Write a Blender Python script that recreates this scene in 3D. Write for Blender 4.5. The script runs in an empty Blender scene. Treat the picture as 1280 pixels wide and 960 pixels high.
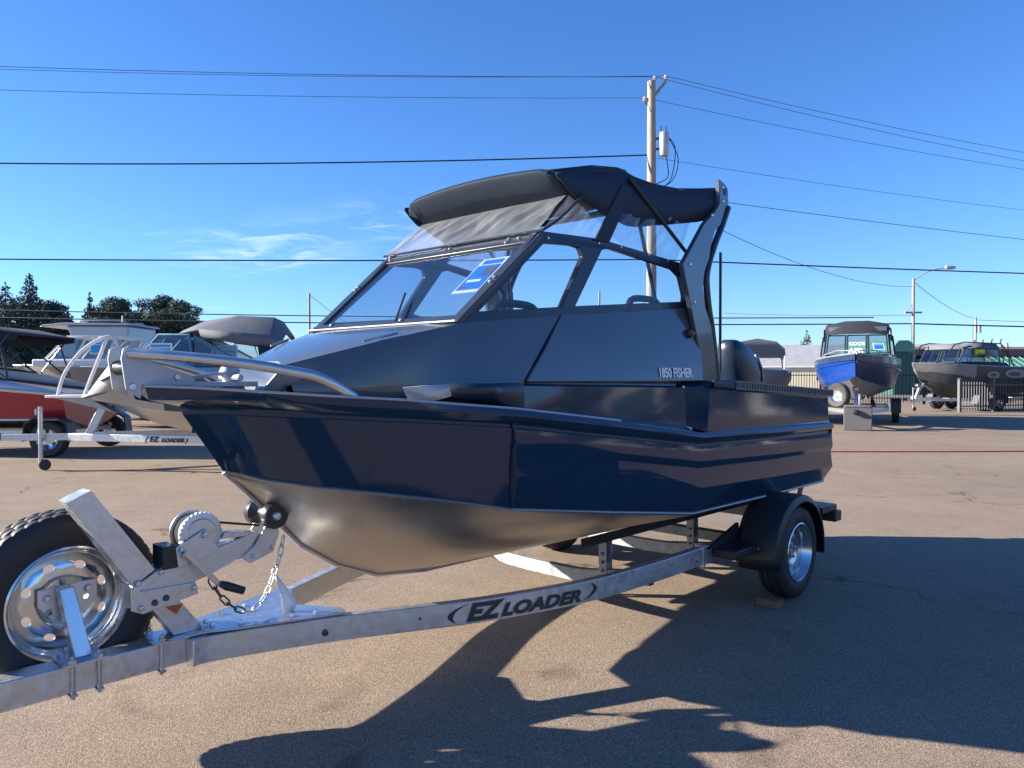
import bpy, bmesh, math, random
import numpy as np
from mathutils import Vector, Matrix
random.seed(7); rng = np.random.default_rng(7)
R = math.radians
scene = bpy.context.scene

# ---------------------------------------------------------------- camera
CAM_H = 1.5
cd = bpy.data.cameras.new('camera'); cam = bpy.data.objects.new('camera', cd)
scene.collection.objects.link(cam); scene.camera = cam
cd.sensor_width = 36.0; cd.lens = 36.0 * 961 / 1280
cam.location = (0, 0, CAM_H); cam.rotation_euler = (R(90 - 0.835), 0, 0)
cd.clip_start = 0.05; cd.clip_end = 3000

# ---------------------------------------------------------------- sky, sun, exposure
SUN = Vector((-2.6, 0.17, 1.0)).normalized()          # towards the sun
elev = math.asin(SUN.z)
w = bpy.data.worlds.new('World'); scene.world = w; w.use_nodes = True
nt = w.node_tree; nt.nodes.clear()
def wn(t, **k):
    n = nt.nodes.new(t)
    for a, b in k.items(): setattr(n, a, b)
    return n
def lk(a, b): nt.links.new(a, b)
sky = wn('ShaderNodeTexSky', sky_type='NISHITA')
sky.sun_disc = False; sky.sun_elevation = elev; sky.sun_rotation = math.atan2(SUN.x, SUN.y)
sky.altitude = 20; sky.air_density = 1.0; sky.dust_density = 0.05; sky.ozone_density = 3.0
hs = wn('ShaderNodeHueSaturation'); hs.inputs['Saturation'].default_value = 1.05; hs.inputs['Value'].default_value = 1.0
tint = wn('ShaderNodeMix', data_type='RGBA', blend_type='MULTIPLY'); tint.inputs['Factor'].default_value = 1.0
lk(sky.outputs[0], tint.inputs['A']); tint.inputs['B'].default_value = (0.57, 0.77, 1.13, 1)
lk(tint.outputs['Result'], hs.inputs['Color'])
# thin wisps of cirrus all round the sky
tc = wn('ShaderNodeTexCoord')
sep = wn('ShaderNodeSeparateXYZ'); lk(tc.outputs['Generated'], sep.inputs[0])
def mth(op, a, b=None, c=None):
    n = wn('ShaderNodeMath', operation=op)
    for i, q in enumerate((a, b, c)):
        if q is None: continue
        if isinstance(q, (int, float)): n.inputs[i].default_value = q
        else: lk(q, n.inputs[i])
    return n.outputs[0]
zc = mth('ADD', mth('MAXIMUM', sep.outputs[2], 0.0), 0.10)
px = mth('DIVIDE', sep.outputs[0], zc); py = mth('DIVIDE', sep.outputs[1], zc)
cmb = wn('ShaderNodeCombineXYZ'); lk(px, cmb.inputs[0]); lk(py, cmb.inputs[1])
mp = wn('ShaderNodeMapping'); lk(cmb.outputs[0], mp.inputs[0])
mp.inputs['Rotation'].default_value = (0, 0, R(24)); mp.inputs['Scale'].default_value = (0.55, 0.9, 1)
mp.inputs['Location'].default_value = (3.104, 6.343, 0)
n1 = wn('ShaderNodeTexNoise'); n1.inputs['Scale'].default_value = 0.62; n1.inputs['Detail'].default_value = 3
n2 = wn('ShaderNodeTexNoise'); n2.inputs['Scale'].default_value = 4.2; n2.inputs['Detail'].default_value = 8; n2.inputs['Roughness'].default_value = 0.62; n2.inputs['Distortion'].default_value = 0.9
lk(mp.outputs[0], n1.inputs['Vector']); lk(mp.outputs[0], n2.inputs['Vector'])
def mrange(v, a, b, c=0.0, d=1.0):
    n = wn('ShaderNodeMapRange', interpolation_type='SMOOTHSTEP')
    lk(v, n.inputs[0])
    for i, q in enumerate((a, b, c, d)): n.inputs[1 + i].default_value = q
    return n.outputs[0]
cl = mth('MULTIPLY', mrange(n1.outputs[0], 0.57, 0.74), mrange(n2.outputs[0], 0.42, 0.80))
cl = mth('MULTIPLY', cl, mrange(sep.outputs[2], 0.0, 0.08))
cl = mth('MULTIPLY', cl, 0.8)
mx = wn('ShaderNodeMix', data_type='RGBA'); lk(cl, mx.inputs['Factor']); lk(hs.outputs[0], mx.inputs['A'])
mx.inputs['B'].default_value = (8.2, 8.6, 9.2, 1)
bg = wn('ShaderNodeBackground'); bg.inputs['Strength'].default_value = 0.068
lk(mx.outputs['Result'], bg.inputs['Color'])
wo = wn('ShaderNodeOutputWorld'); lk(bg.outputs[0], wo.inputs[0])
sd = bpy.data.lights.new('sun', 'SUN'); sd.energy = 5.0; sd.angle = R(0.53); sd.color = (1, 0.91, 0.78)
so = bpy.data.objects.new('sun', sd); scene.collection.objects.link(so)
so.rotation_euler = SUN.to_track_quat('Z', 'Y').to_euler(); so.location = (-30, -3, 20)
vs = scene.view_settings; vs.view_transform = 'Standard'; vs.look = 'None'; vs.exposure = 1.62; vs.gamma = 1.0
try: vs.use_curve_mapping = False
except Exception: pass

# ---------------------------------------------------------------- materials
MATS = {}
def pbr(name, col, rough=0.5, metal=0.0, var=0.10, scale=8.0, bump=0.0, bscale=60.0, coat=0.0, rvar=0.08, spec=0.5, stretch=(1, 1, 1)):
    if name in MATS: return MATS[name]
    m = bpy.data.materials.new(name); m.use_nodes = True; t = m.node_tree; N = t.nodes
    b = N['Principled BSDF']
    b.inputs['Metallic'].default_value = metal; b.inputs['Coat Weight'].default_value = coat; b.inputs['Coat Roughness'].default_value = 0.04
    b.inputs['Specular IOR Level'].default_value = spec
    tcn = N.new('ShaderNodeTexCoord'); mpn = N.new('ShaderNodeMapping'); mpn.inputs['Scale'].default_value = stretch
    t.links.new(tcn.outputs['Object'], mpn.inputs[0])
    ns = N.new('ShaderNodeTexNoise'); ns.inputs['Scale'].default_value = scale; ns.inputs['Detail'].default_value = 6; ns.inputs['Roughness'].default_value = 0.6
    t.links.new(mpn.outputs[0], ns.inputs['Vector'])
    mr = N.new('ShaderNodeMapRange'); mr.inputs[1].default_value = 0.25; mr.inputs[2].default_value = 0.75
    t.links.new(ns.outputs[0], mr.inputs[0])
    mxn = N.new('ShaderNodeMix'); mxn.data_type = 'RGBA'
    mxn.inputs['A'].default_value = (*[max(0, c * (1 - var)) for c in col], 1); mxn.inputs['B'].default_value = (*[min(1, c * (1 + var)) for c in col], 1)
    t.links.new(mr.outputs[0], mxn.inputs['Factor']); t.links.new(mxn.outputs['Result'], b.inputs['Base Color'])
    rr = N.new('ShaderNodeMapRange'); rr.inputs[1].default_value = 0.3; rr.inputs[2].default_value = 0.7
    rr.inputs[3].default_value = max(0.02, rough - rvar); rr.inputs[4].default_value = min(1, rough + rvar)
    t.links.new(ns.outputs[0], rr.inputs[0]); t.links.new(rr.outputs[0], b.inputs['Roughness'])
    if bump > 0:
        nb = N.new('ShaderNodeTexNoise'); nb.inputs['Scale'].default_value = bscale; nb.inputs['Detail'].default_value = 4
        t.links.new(mpn.outputs[0], nb.inputs['Vector'])
        bn = N.new('ShaderNodeBump'); bn.inputs['Strength'].default_value = bump; bn.inputs['Distance'].default_value = 0.01
        t.links.new(nb.outputs[0], bn.inputs['Height']); t.links.new(bn.outputs[0], b.inputs['Normal'])
    MATS[name] = m; return m
def glass(name, tint=(0.8, 0.85, 0.88), gloss=0.05, rough=0.02, haze=0.0, hcol=(0.8, 0.8, 0.8), wrinkle=0.0, wscale=6.0, ior=1.45):
    m = bpy.data.materials.new(name); m.use_nodes = True; t = m.node_tree; N = t.nodes; N.clear()
    out = N.new('ShaderNodeOutputMaterial'); tr = N.new('ShaderNodeBsdfTransparent'); tr.inputs[0].default_value = (*tint, 1)
    gl = N.new('ShaderNodeBsdfGlossy'); gl.inputs['Roughness'].default_value = rough
    fr = N.new('ShaderNodeLayerWeight'); fr.inputs[0].default_value = 0.5          # facing term, same from both sides
    pw = N.new('ShaderNodeMath'); pw.operation = 'POWER'; t.links.new(fr.outputs['Facing'], pw.inputs[0]); pw.inputs[1].default_value = 4.0
    ad = N.new('ShaderNodeMath'); ad.operation = 'MULTIPLY_ADD'; ad.use_clamp = True; t.links.new(pw.outputs[0], ad.inputs[0]); ad.inputs[1].default_value = 0.85; ad.inputs[2].default_value = gloss + 0.03
    m1 = N.new('ShaderNodeMixShader'); t.links.new(ad.outputs[0], m1.inputs[0]); t.links.new(tr.outputs[0], m1.inputs[1]); t.links.new(gl.outputs[0], m1.inputs[2])
    last = m1
    tcn = N.new('ShaderNodeTexCoord')
    ns = N.new('ShaderNodeTexNoise'); ns.inputs['Scale'].default_value = wscale; ns.inputs['Detail'].default_value = 5; ns.inputs['Distortion'].default_value = 0.8
    t.links.new(tcn.outputs['Object'], ns.inputs['Vector'])
    if haze > 0:
        df = N.new('ShaderNodeBsdfDiffuse'); df.inputs[0].default_value = (*hcol, 1)
        tl = N.new('ShaderNodeBsdfTranslucent'); tl.inputs[0].default_value = (*hcol, 1)
        m0 = N.new('ShaderNodeMixShader'); m0.inputs[0].default_value = 0.55; t.links.new(df.outputs[0], m0.inputs[1]); t.links.new(tl.outputs[0], m0.inputs[2])
        hr = N.new('ShaderNodeMapRange'); hr.inputs[1].default_value = 0.3; hr.inputs[2].default_value = 0.75; hr.inputs[3].default_value = haze * 0.8; hr.inputs[4].default_value = min(1, haze * 1.25)
        t.links.new(ns.outputs[0], hr.inputs[0])
        m2 = N.new('ShaderNodeMixShader'); t.links.new(hr.outputs[0], m2.inputs[0]); t.links.new(last.outputs[0], m2.inputs[1]); t.links.new(m0.outputs[0], m2.inputs[2]); last = m2
    if wrinkle > 0:
        bn = N.new('ShaderNodeBump'); bn.inputs['Strength'].default_value = wrinkle; bn.inputs['Distance'].default_value = 0.02
        t.links.new(ns.outputs[0], bn.inputs['Height']); t.links.new(bn.outputs[0], gl.inputs['Normal']); t.links.new(bn.outputs[0], fr.inputs['Normal'])
    t.links.new(last.outputs[0], out.inputs[0]); MATS[name] = m; return m

def M(n): return MATS[n]
pbr('navy', (0.0095, 0.030, 0.066), 0.07, 0.0, 0.06, 3, coat=0.14, rvar=0.02, spec=0.40, bump=0.045, bscale=3.0)
pbr('navy_satin', (0.012, 0.024, 0.046), 0.30, 0.0, 0.06, 3)
pbr('slate', (0.078, 0.094, 0.115), 0.17, 0.25, 0.05, 2.5, coat=0.4, rvar=0.04, bump=0.03, bscale=2.2)
pbr('slate_dark', (0.022, 0.032, 0.05), 0.3, 0.1, 0.06, 3)
pbr('alu_bottom', (0.40, 0.37, 0.34), 0.36, 0.85, 0.10, 5, bump=0.012, bscale=40, rvar=0.10, stretch=(0.4, 1, 2))
pbr('alu', (0.58, 0.58, 0.58), 0.33, 0.9, 0.08, 12, rvar=0.08)
pbr('alu_paint', (0.42, 0.44, 0.47), 0.42, 0.35, 0.08, 10)
pbr('galv', (0.60, 0.61, 0.62), 0.40, 0.85, 0.16, 26, bump=0.03, bscale=90, rvar=0.10)
pbr('galv_rough', (0.33, 0.35, 0.36), 0.6, 0.55, 0.35, 18, bump=0.12, bscale=70, rvar=0.1)
pbr('zinc', (0.55, 0.58, 0.62), 0.28, 0.9, 0.12, 30)
pbr('chrome_rim', (0.62, 0.64, 0.66), 0.18, 0.95, 0.10, 9, rvar=0.08)
pbr('steel_dark', (0.08, 0.085, 0.09), 0.4, 0.6, 0.2, 30)
pbr('rubber', (0.022, 0.022, 0.024), 0.62, 0.0, 0.25, 14, bump=0.05, bscale=120)
pbr('roller_rubber', (0.02, 0.02, 0.022), 0.33, 0.0, 0.1, 14)
pbr('black_plastic', (0.018, 0.02, 0.024), 0.42, 0.0, 0.1, 20)
pbr('black_frame', (0.022, 0.03, 0.045), 0.3, 0.0, 0.05, 10)
pbr('canvas', (0.012, 0.026, 0.050), 0.75, 0.0, 0.15, 8, bump=0.25, bscale=9)
pbr('carpet', (0.015, 0.016, 0.018), 0.95, 0.0, 0.2, 60, bump=0.3, bscale=300)
pbr('pad_grey', (0.17, 0.18, 0.20), 0.7, 0.0, 0.15, 40, bump=0.1, bscale=200)
pbr('white_print', (0.8, 0.8, 0.8), 0.4, 0.0, 0.02, 4)
pbr('logo_dark', (0.035, 0.034, 0.036), 0.4, 0.0, 0.05, 4)
pbr('logo_mid', (0.22, 0.21, 0.21), 0.4, 0.0, 0.05, 4)
pbr('red_plastic', (0.35, 0.03, 0.02), 0.35, 0.0, 0.1, 20)
pbr('amber', (0.45, 0.10, 0.02), 0.3, 0.0, 0.1, 20)
pbr('orange_sticker', (0.45, 0.09, 0.03), 0.5, 0.0, 0.1, 20)
pbr('wood_block', (0.20, 0.11, 0.065), 0.8, 0.0, 0.3, 14, bump=0.2, bscale=40, stretch=(1, 6, 6))
pbr('paper_white', (0.8, 0.79, 0.76), 0.5, 0.0, 0.04, 8)
pbr('paper_blue', (0.015, 0.19, 0.62), 0.45, 0.0, 0.04, 8)
pbr('paper_cyan', (0.02, 0.36, 0.66), 0.45, 0.0, 0.04, 8)
pbr('paper_photo', (0.12, 0.11, 0.12), 0.45, 0.0, 0.4, 60)
glass('ws_glass', (0.64, 0.72, 0.84), 0.05, 0.03, haze=0.035, hcol=(0.24, 0.36, 0.55))
glass('side_glass', (0.80, 0.86, 0.90), 0.03, 0.02)
glass('vinyl', (0.72, 0.77, 0.84), 0.0, 0.40, haze=0.21, hcol=(0.66, 0.72, 0.84), wrinkle=0.15, wscale=9)
glass('vinyl_clear', (0.82, 0.86, 0.90), 0.04, 0.06, haze=0.12, hcol=(0.7, 0.74, 0.8), wrinkle=0.6, wscale=7)

# ---------------------------------------------------------------- mesh helpers
COL = scene.collection
class MB:
    def __init__(s): s.v = []; s.f = []; s.sm = []
    def add(s, vs, fs, smooth=False):
        o = len(s.v); s.v += [tuple(map(float, q)) for q in vs]
        for f in fs: s.f.append(tuple(i + o for i in f)); s.sm.append(smooth)
        return s
    def box(s, a, b, mtx=None):
        x0, y0, z0 = a; x1, y1, z1 = b
        vs = [Vector(q) for q in ((x0, y0, z0), (x1, y0, z0), (x1, y1, z0), (x0, y1, z0), (x0, y0, z1), (x1, y0, z1), (x1, y1, z1), (x0, y1, z1))]
        if mtx is not None: vs = [mtx @ q for q in vs]
        return s.add(vs, [(0, 3, 2, 1), (4, 5, 6, 7), (0, 1, 5, 4), (1, 2, 6, 5), (2, 3, 7, 6), (3, 0, 4, 7)])
    def prism(s, poly, a, b, plane='xz'):
        """polygon extruded along the missing axis from a to b"""
        def P(q, c): return {'xz': (q[0], c, q[1]), 'xy': (q[0], q[1], c), 'yz': (c, q[0], q[1])}[plane]
        n = len(poly)
        vs = [P(q, a) for q in poly] + [P(q, b) for q in poly]
        return s.add(vs, [tuple(range(n)), tuple(range(2 * n - 1, n - 1, -1))] + [(i, n + i, n + (i + 1) % n, (i + 1) % n) for i in range(n)])
    def slab(s, pts, t):
        """planar polygon in 3D given thickness t along its normal (centred)"""
        P = [Vector(q) for q in pts]; n = Vector((0, 0, 0))
        for i in range(len(P)): n += P[i].cross(P[(i + 1) % len(P)])
        n.normalize(); k = len(P)
        vs = [q + n * t / 2 for q in P] + [q - n * t / 2 for q in P]
        return s.add(vs, [tuple(range(k)), tuple(range(2 * k - 1, k - 1, -1))] + [(i, k + i, k + (i + 1) % k, (i + 1) % k) for i in range(k)])
    def tube(s, path, r, n=10, closed=False, caps=True):
        P = [Vector(q) for q in path]; k = len(P)
        rs = r if isinstance(r, (list, tuple)) else [r] * k
        vs = []; T = []
        for i in range(k):
            if closed: d = P[(i + 1) % k] - P[i - 1]
            else: d = P[min(i + 1, k - 1)] - P[max(i - 1, 0)]
            T.append(d.normalized())
        up = Vector((0, 0, 1)) if abs(T[0].z) < 0.9 else Vector((1, 0, 0))
        a = T[0].cross(up).normalized()
        for i in range(k):
            a = (a - T[i] * a.dot(T[i])).normalized(); b = T[i].cross(a)
            for j in range(n):
                t = 2 * math.pi * j / n; vs.append(P[i] + (a * math.cos(t) + b * math.sin(t)) * rs[i])
        fs = []
        for i in range(k if closed else k - 1):
            i2 = (i + 1) % k
            for j in range(n): fs.append((i * n + j, i * n + (j + 1) % n, i2 * n + (j + 1) % n, i2 * n + j))
        s.add(vs, fs, True)
        if caps and not closed:
            o = len(s.v) - len(vs)
            s.f.append(tuple(o + j for j in range(n - 1, -1, -1))); s.sm.append(False)
            s.f.append(tuple(o + (k - 1) * n + j for j in range(n))); s.sm.append(False)
        return s
    def lathe(s, prof, c, axis='y', n=32, smooth=True, mod=None):
        """profile of (radius, offset along axis); closed if last==first"""
        vs = []; k = len(prof)
        for i, (r, h) in enumerate(prof):
            for j in range(n):
                t = 2 * math.pi * j / n; rr = r if mod is None else mod(i, j, r)
                x, z = rr * math.cos(t), rr * math.sin(t)
                vs.append({'y': (c[0] + x, c[1] + h, c[2] + z), 'z': (c[0] + x, c[1] + z, c[2] + h), 'x': (c[0] + h, c[1] + x, c[2] + z)}[axis])
        fs = [(i * n + j, i * n + (j + 1) % n, (i + 1) * n + (j + 1) % n, (i + 1) * n + j) for i in range(k - 1) for j in range(n)]
        return s.add(vs, fs, smooth)
    def loft(s, lines, smooth=False, closed=False):
        k = len(lines[0]); vs = [p for L in lines for p in L]; m = len(lines)
        fs = [(i * k + j, i * k + j + 1, ((i + 1) % m) * k + j + 1, ((i + 1) % m) * k + j) for i in range(m if closed else m - 1) for j in range(k - 1)]
        return s.add(vs, fs, smooth)
    def mirror_y(s):
        n = len(s.v); s.v += [(x, -y, z) for x, y, z in s.v]
        s.f += [tuple(n + i for i in reversed(f)) for f in s.f]; s.sm += s.sm; return s
    def mesh(s, name, weld=False, sharp=None):
        me = bpy.data.meshes.new(name); me.from_pydata(s.v, [], s.f); me.update()
        me.polygons.foreach_set('use_smooth', s.sm)
        bm = bmesh.new(); bm.from_mesh(me)
        if weld: bmesh.ops.remove_doubles(bm, verts=bm.verts, dist=1e-5)
        bmesh.ops.recalc_face_normals(bm, faces=bm.faces); bm.to_mesh(me); bm.free()
        if sharp: me.set_sharp_from_angle(angle=R(sharp))
        return me
    def build(s, name, mat, parent=None, weld=True, sharp=40, bevel=0.0, thick=0.0, sub=0, segs=2):
        me = s.mesh(name, weld, sharp)
        me.materials.append(M(mat) if isinstance(mat, str) else mat)
        return link(name, me, parent, bevel, thick, sub, segs)
def link(name, me, parent=None, bevel=0, thick=0, sub=0, segs=2):
    o = bpy.data.objects.new(name, me); COL.objects.link(o); o.parent = parent
    if thick:
        md = o.modifiers.new('s', 'SOLIDIFY'); md.thickness = thick; md.offset = -1
    if bevel:
        md = o.modifiers.new('b', 'BEVEL'); md.width = bevel; md.segments = segs; md.limit_method = 'ANGLE'; md.angle_limit = R(30); md.harden_normals = False
    if sub:
        md = o.modifiers.new('d', 'SUBSURF'); md.levels = sub; md.render_levels = sub
    return o
def tag(o, label=None, cat=None, group=None, kind=None):
    if label: o['label'] = label
    if cat: o['category'] = cat
    if group: o['group'] = group
    if kind: o['kind'] = kind
    return o
def empty(name, loc=(0, 0, 0), rz=0.0):
    o = bpy.data.objects.new(name, None); COL.objects.link(o); o.location = loc; o.rotation_euler = (0, 0, rz); o.empty_display_size = 0.2; return o
def copy_tree(o, parent=None):
    c = o.copy(); COL.objects.link(c); c.parent = parent
    for ch in list(o.children): copy_tree(ch, c)
    return c
def text_mesh(txt, size, bold=0.0, shear=0.0, sx=1.0, depth=0.001, align='LEFT', space=1.0):
    cu = bpy.data.curves.new('t', 'FONT'); cu.body = txt; cu.size = size; cu.offset = bold; cu.shear = shear; cu.extrude = depth; cu.align_x = align; cu.space_character = space
    cu.resolution_u = 3
    ob = bpy.data.objects.new('t', cu); COL.objects.link(ob)
    dg = bpy.context.evaluated_depsgraph_get(); me = bpy.data.meshes.new_from_object(ob.evaluated_get(dg))
    bpy.data.objects.remove(ob); bpy.data.curves.remove(cu)
    for v in me.vertices: v.co.x *= sx
    return me
def text_obj(name, txt, size, mtx, mat, parent, **k):
    me = text_mesh(txt, size, **k); me.transform(mtx); me.materials.clear(); me.materials.append(M(mat)); me.name = name
    return link(name, me, parent)
def frame(o, x, y):
    """matrix with origin o, x axis x, y axis y"""
    x = Vector(x).normalized(); y = Vector(y); y = (y - x * y.dot(x)).normalized(); z = x.cross(y)
    m = Matrix((x, y, z)).transposed().to_4x4(); m.translation = Vector(o); return m
def lerp(a, b, t): return tuple(a[i] + (b[i] - a[i]) * t for i in range(len(a)))
def smoothpath(P, n=6):
    """Catmull-Rom through the points"""
    P = [Vector(q) for q in P]; out = []
    for i in range(len(P) - 1):
        a = P[max(i - 1, 0)]; b = P[i]; c = P[i + 1]; d = P[min(i + 2, len(P) - 1)]
        for j in range(n):
            t = j / n
            out.append(0.5 * ((2 * b) + (c - a) * t + (2 * a - 5 * b + 4 * c - d) * t * t + (3 * b - a - 3 * c + d) * t ** 3))
    out.append(P[-1]); return out

# ---------------------------------------------------------------- ground
def ground_material():
    m = bpy.data.materials.new('asphalt'); m.use_nodes = True; t = m.node_tree; N = t.nodes; b = N['Principled BSDF']
    tcn = N.new('ShaderNodeTexCoord'); P = tcn.outputs['Object']
    def noise(sc, det=4, ro=0.6, dist=0):
        n = N.new('ShaderNodeTexNoise'); n.inputs['Scale'].default_value = sc; n.inputs['Detail'].default_value = det; n.inputs['Roughness'].default_value = ro; n.inputs['Distortion'].default_value = dist
        t.links.new(P, n.inputs['Vector']); return n.outputs[0]
    def ramp(v, stops):
        r = N.new('ShaderNodeValToRGB'); t.links.new(v, r.inputs[0]); e = r.color_ramp.elements
        while len(e) < len(stops): e.new(0.5)
        for q, (p, c) in zip(e, stops): q.position = p; q.color = (*c, 1)
        return r.outputs[0]
    def mix(f, a, bb, mode='MIX'):
        n = N.new('ShaderNodeMix'); n.data_type = 'RGBA'; n.blend_type = mode
        for s_, v in (('Factor', f), ('A', a), ('B', bb)):
            if isinstance(v, (float, int)): n.inputs[s_].default_value = v
            elif isinstance(v, tuple): n.inputs[s_].default_value = (*v, 1)
            else: t.links.new(v, n.inputs[s_])
        return n.outputs['Result']
    vo = N.new('ShaderNodeTexVoronoi'); vo.inputs['Scale'].default_value = 210; t.links.new(P, vo.inputs['Vector'])
    sepc = N.new('ShaderNodeSeparateColor'); t.links.new(vo.outputs['Color'], sepc.inputs[0])
    stones = ramp(sepc.outputs[0], [(0.0, (0.215, 0.167, 0.122)), (0.3, (0.28, 0.219, 0.162)), (0.62, (0.335, 0.264, 0.197)), (0.9, (0.40, 0.323, 0.250)), (1.0, (0.52, 0.45, 0.37))])
    bind = ramp(vo.outputs['Distance'], [(0.30, (1, 1, 1)), (0.75, (0.55, 0.53, 0.51))])
    col = mix(1.0, stones, bind, 'MULTIPLY')
    big = ramp(noise(0.35, 5), [(0.3, (0.86, 0.85, 0.84)), (0.7, (1.12, 1.10, 1.08))])
    col = mix(1.0, col, big, 'MULTIPLY')
    mid = ramp(noise(2.3, 6, 0.7), [(0.3, (0.88, 0.88, 0.88)), (0.72, (1.08, 1.08, 1.08))])
    col = mix(1.0, col, mid, 'MULTIPLY')
    st = ramp(noise(1.1, 4, 0.55, 1.2), [(0.62, (1, 1, 1)), (0.72, (0.60, 0.56, 0.53))])
    col = mix(0.8, col, st, 'MULTIPLY')
    # hairline cracks
    wv = N.new('ShaderNodeTexVoronoi'); wv.feature = 'DISTANCE_TO_EDGE'; wv.inputs['Scale'].default_value = 0.28
    nv = N.new('ShaderNodeTexNoise'); nv.inputs['Scale'].default_value = 2.5; nv.inputs['Detail'].default_value = 6; t.links.new(P, nv.inputs['Vector'])
    va = N.new('ShaderNodeVectorMath'); va.operation = 'SCALE'; va.inputs['Scale'].default_value = 0.9; t.links.new(nv.outputs['Color'], va.inputs[0])
    vb = N.new('ShaderNodeVectorMath'); vb.operation = 'ADD'; t.links.new(P, vb.inputs[0]); t.links.new(va.outputs[0], vb.inputs[1]); t.links.new(vb.outputs[0], wv.inputs['Vector'])
    ck = ramp(wv.outputs['Distance'], [(0.0, (0.34, 0.32, 0.30)), (0.007, (1, 1, 1))])
    gate = ramp(noise(0.5, 2), [(0.50, (0, 0, 0)), (0.57, (1, 1, 1))])
    col = mix(gate, col, mix(1.0, col, ck, 'MULTIPLY'))
    t.links.new(col, b.inputs['Base Color']); b.inputs['Roughness'].default_value = 0.85; b.inputs['Specular IOR Level'].default_value = 0.3
    bn = N.new('ShaderNodeBump'); bn.inputs['Strength'].default_value = 0.35; bn.inputs['Distance'].default_value = 0.005; bn.invert = True
    t.links.new(vo.outputs['Distance'], bn.inputs['Height']); t.links.new(bn.outputs[0], b.inputs['Normal'])
    MATS['asphalt'] = m
ground_material()
g = MB(); S = 900
g.add([(-S, -S, 0), (S, -S, 0), (S, S, 0), (-S, S, 0)], [(0, 1, 2, 3)])
tag(g.build('ground', 'asphalt'), kind='structure')
from mathutils.geometry import tessellate_polygon
def plate(mb, outer, holes, fm, off):
    """flat plate with holes: loops of 2D points, fm maps to 3D, off(vector) gives the thickness"""
    loops = [outer] + list(holes); flat = [q for L in loops for q in L]
    tris = tessellate_polygon([[Vector((q[0], q[1], 0)) for q in L] for L in loops])
    A = [Vector(fm(*q)) for q in flat]; off = Vector(off); n = len(A); o = len(mb.v)
    mb.add(A + [a + off for a in A], [tuple(t) for t in tris] + [tuple(n + i for i in reversed(t)) for t in tris])
    k = 0; fs = []
    for L in loops:
        m = len(L)
        for i in range(m): fs.append((o + k + i, o + k + (i + 1) % m, o + n + k + (i + 1) % m, o + n + k + i))
        k += m
    mb.f += fs; mb.sm += [False] * len(fs); return mb
def circ(cx, cy, r, n=12): return [(cx + r * math.cos(2 * math.pi * i / n), cy + r * math.sin(2 * math.pi * i / n)) for i in range(n)]

# ================================================================ the navy fishing boat
BO = (1.103, 5.832, 0.0); BRZ = math.atan2(-0.7261, -0.6876)
boat = tag(empty('fishing_boat', BO, BRZ), 'dark navy cabin fishing boat with black canopy on the nearest galvanised trailer', 'boat')
RT = [(-.95, .95, 1.115), (0, .957, 1.13), (1.03, .957, 1.155), (1.75, .91, 1.25), (2.47, .845, 1.335), (2.75, .785, 1.36), (2.98, .69, 1.383), (3.22, .54, 1.40), (3.45, .36, 1.42), (3.66, .19, 1.438), (3.79, .08, 1.445)]
RB = [(-.95, .95, 1.070), (0, .957, 1.08), (1.03, .957, 1.103), (1.75, .905, 1.19), (2.47, .835, 1.278), (2.75, .765, 1.303), (2.97, .665, 1.32), (3.19, .51, 1.335), (3.38, .32, 1.345), (3.53, .14, 1.355), (3.62, .0, 1.36)]
RM = [lerp(a, b, .5) for a, b in zip(RT, RB)]
RM = [(x, y + .016, z) for x, y, z in RM]; RM[-1] = (3.775, .07, 1.392); RM[-2] = (3.635, .195, 1.395)
C = [(-.95, .885, .677), (0, .90, .68), (1.03, .905, .69), (1.75, .85, .785), (2.42, .77, .877), (2.70, .65, .935), (2.95, .50, .98), (3.15, .34, 1.01), (3.30, .18, 1.04), (3.385, .08, 1.062), (3.435, .0, 1.076)]
Mz = [(-.95, .942, .906), (0, .948, .92), (1.03, .945, .950), (1.75, .893, 1.05), (2.46, .822, 1.15)] + [lerp(a, b, .34) for a, b in zip(RB[5:], C[5:])]
M2z = [(-.95, .954, .785), (0, .961, .805), (1.03, .962, .836), (1.75, .904, .935), (2.45, .825, 1.035)] + [lerp(a, b, .64) for a, b in zip(RB[5:], C[5:])]
Mz[-1] = (3.572, 0, 1.262); M2z[-1] = (3.512, 0, 1.172)
K = [(-.95, 0, .40), (0, 0, .41), (1.03, 0, .42), (1.75, 0, .43), (2.30, 0, .434), (2.62, 0, .47), (2.86, 0, .565), (3.05, 0, .69), (3.20, 0, .845), (3.33, 0, .98), (3.43, 0, 1.072)]
h = MB()
GR = [(x, y - .014 if y > 0 else 0, z - .012) for x, y, z in RB]; GR[-1] = (3.61, 0, 1.345)
GR2 = [(x, y, z - .014) for x, y, z in GR]; GR3 = [(x, y + (.010 if y > 0 else 0), z - .016) for x, y, z in GR]
M0z = [(-.95, .956, .940), (0, .963, .955), (1.03, .961, .988), (1.75, .908, 1.085), (2.46, .834, 1.183)]
Mz = [(x, y - .002, z) if i < 5 else (x, y, z) for i, (x, y, z) in enumerate(Mz)]
# bow plating, one flat flank, from the seam forward
h.loft([L[4:] for L in (RB, GR, GR2, GR3)] + [[lerp(a, b, t) for a, b in zip(GR3[4:], C[4:])] for t in (.33, .66)] + [C[4:]])
h.mirror_y()
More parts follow.
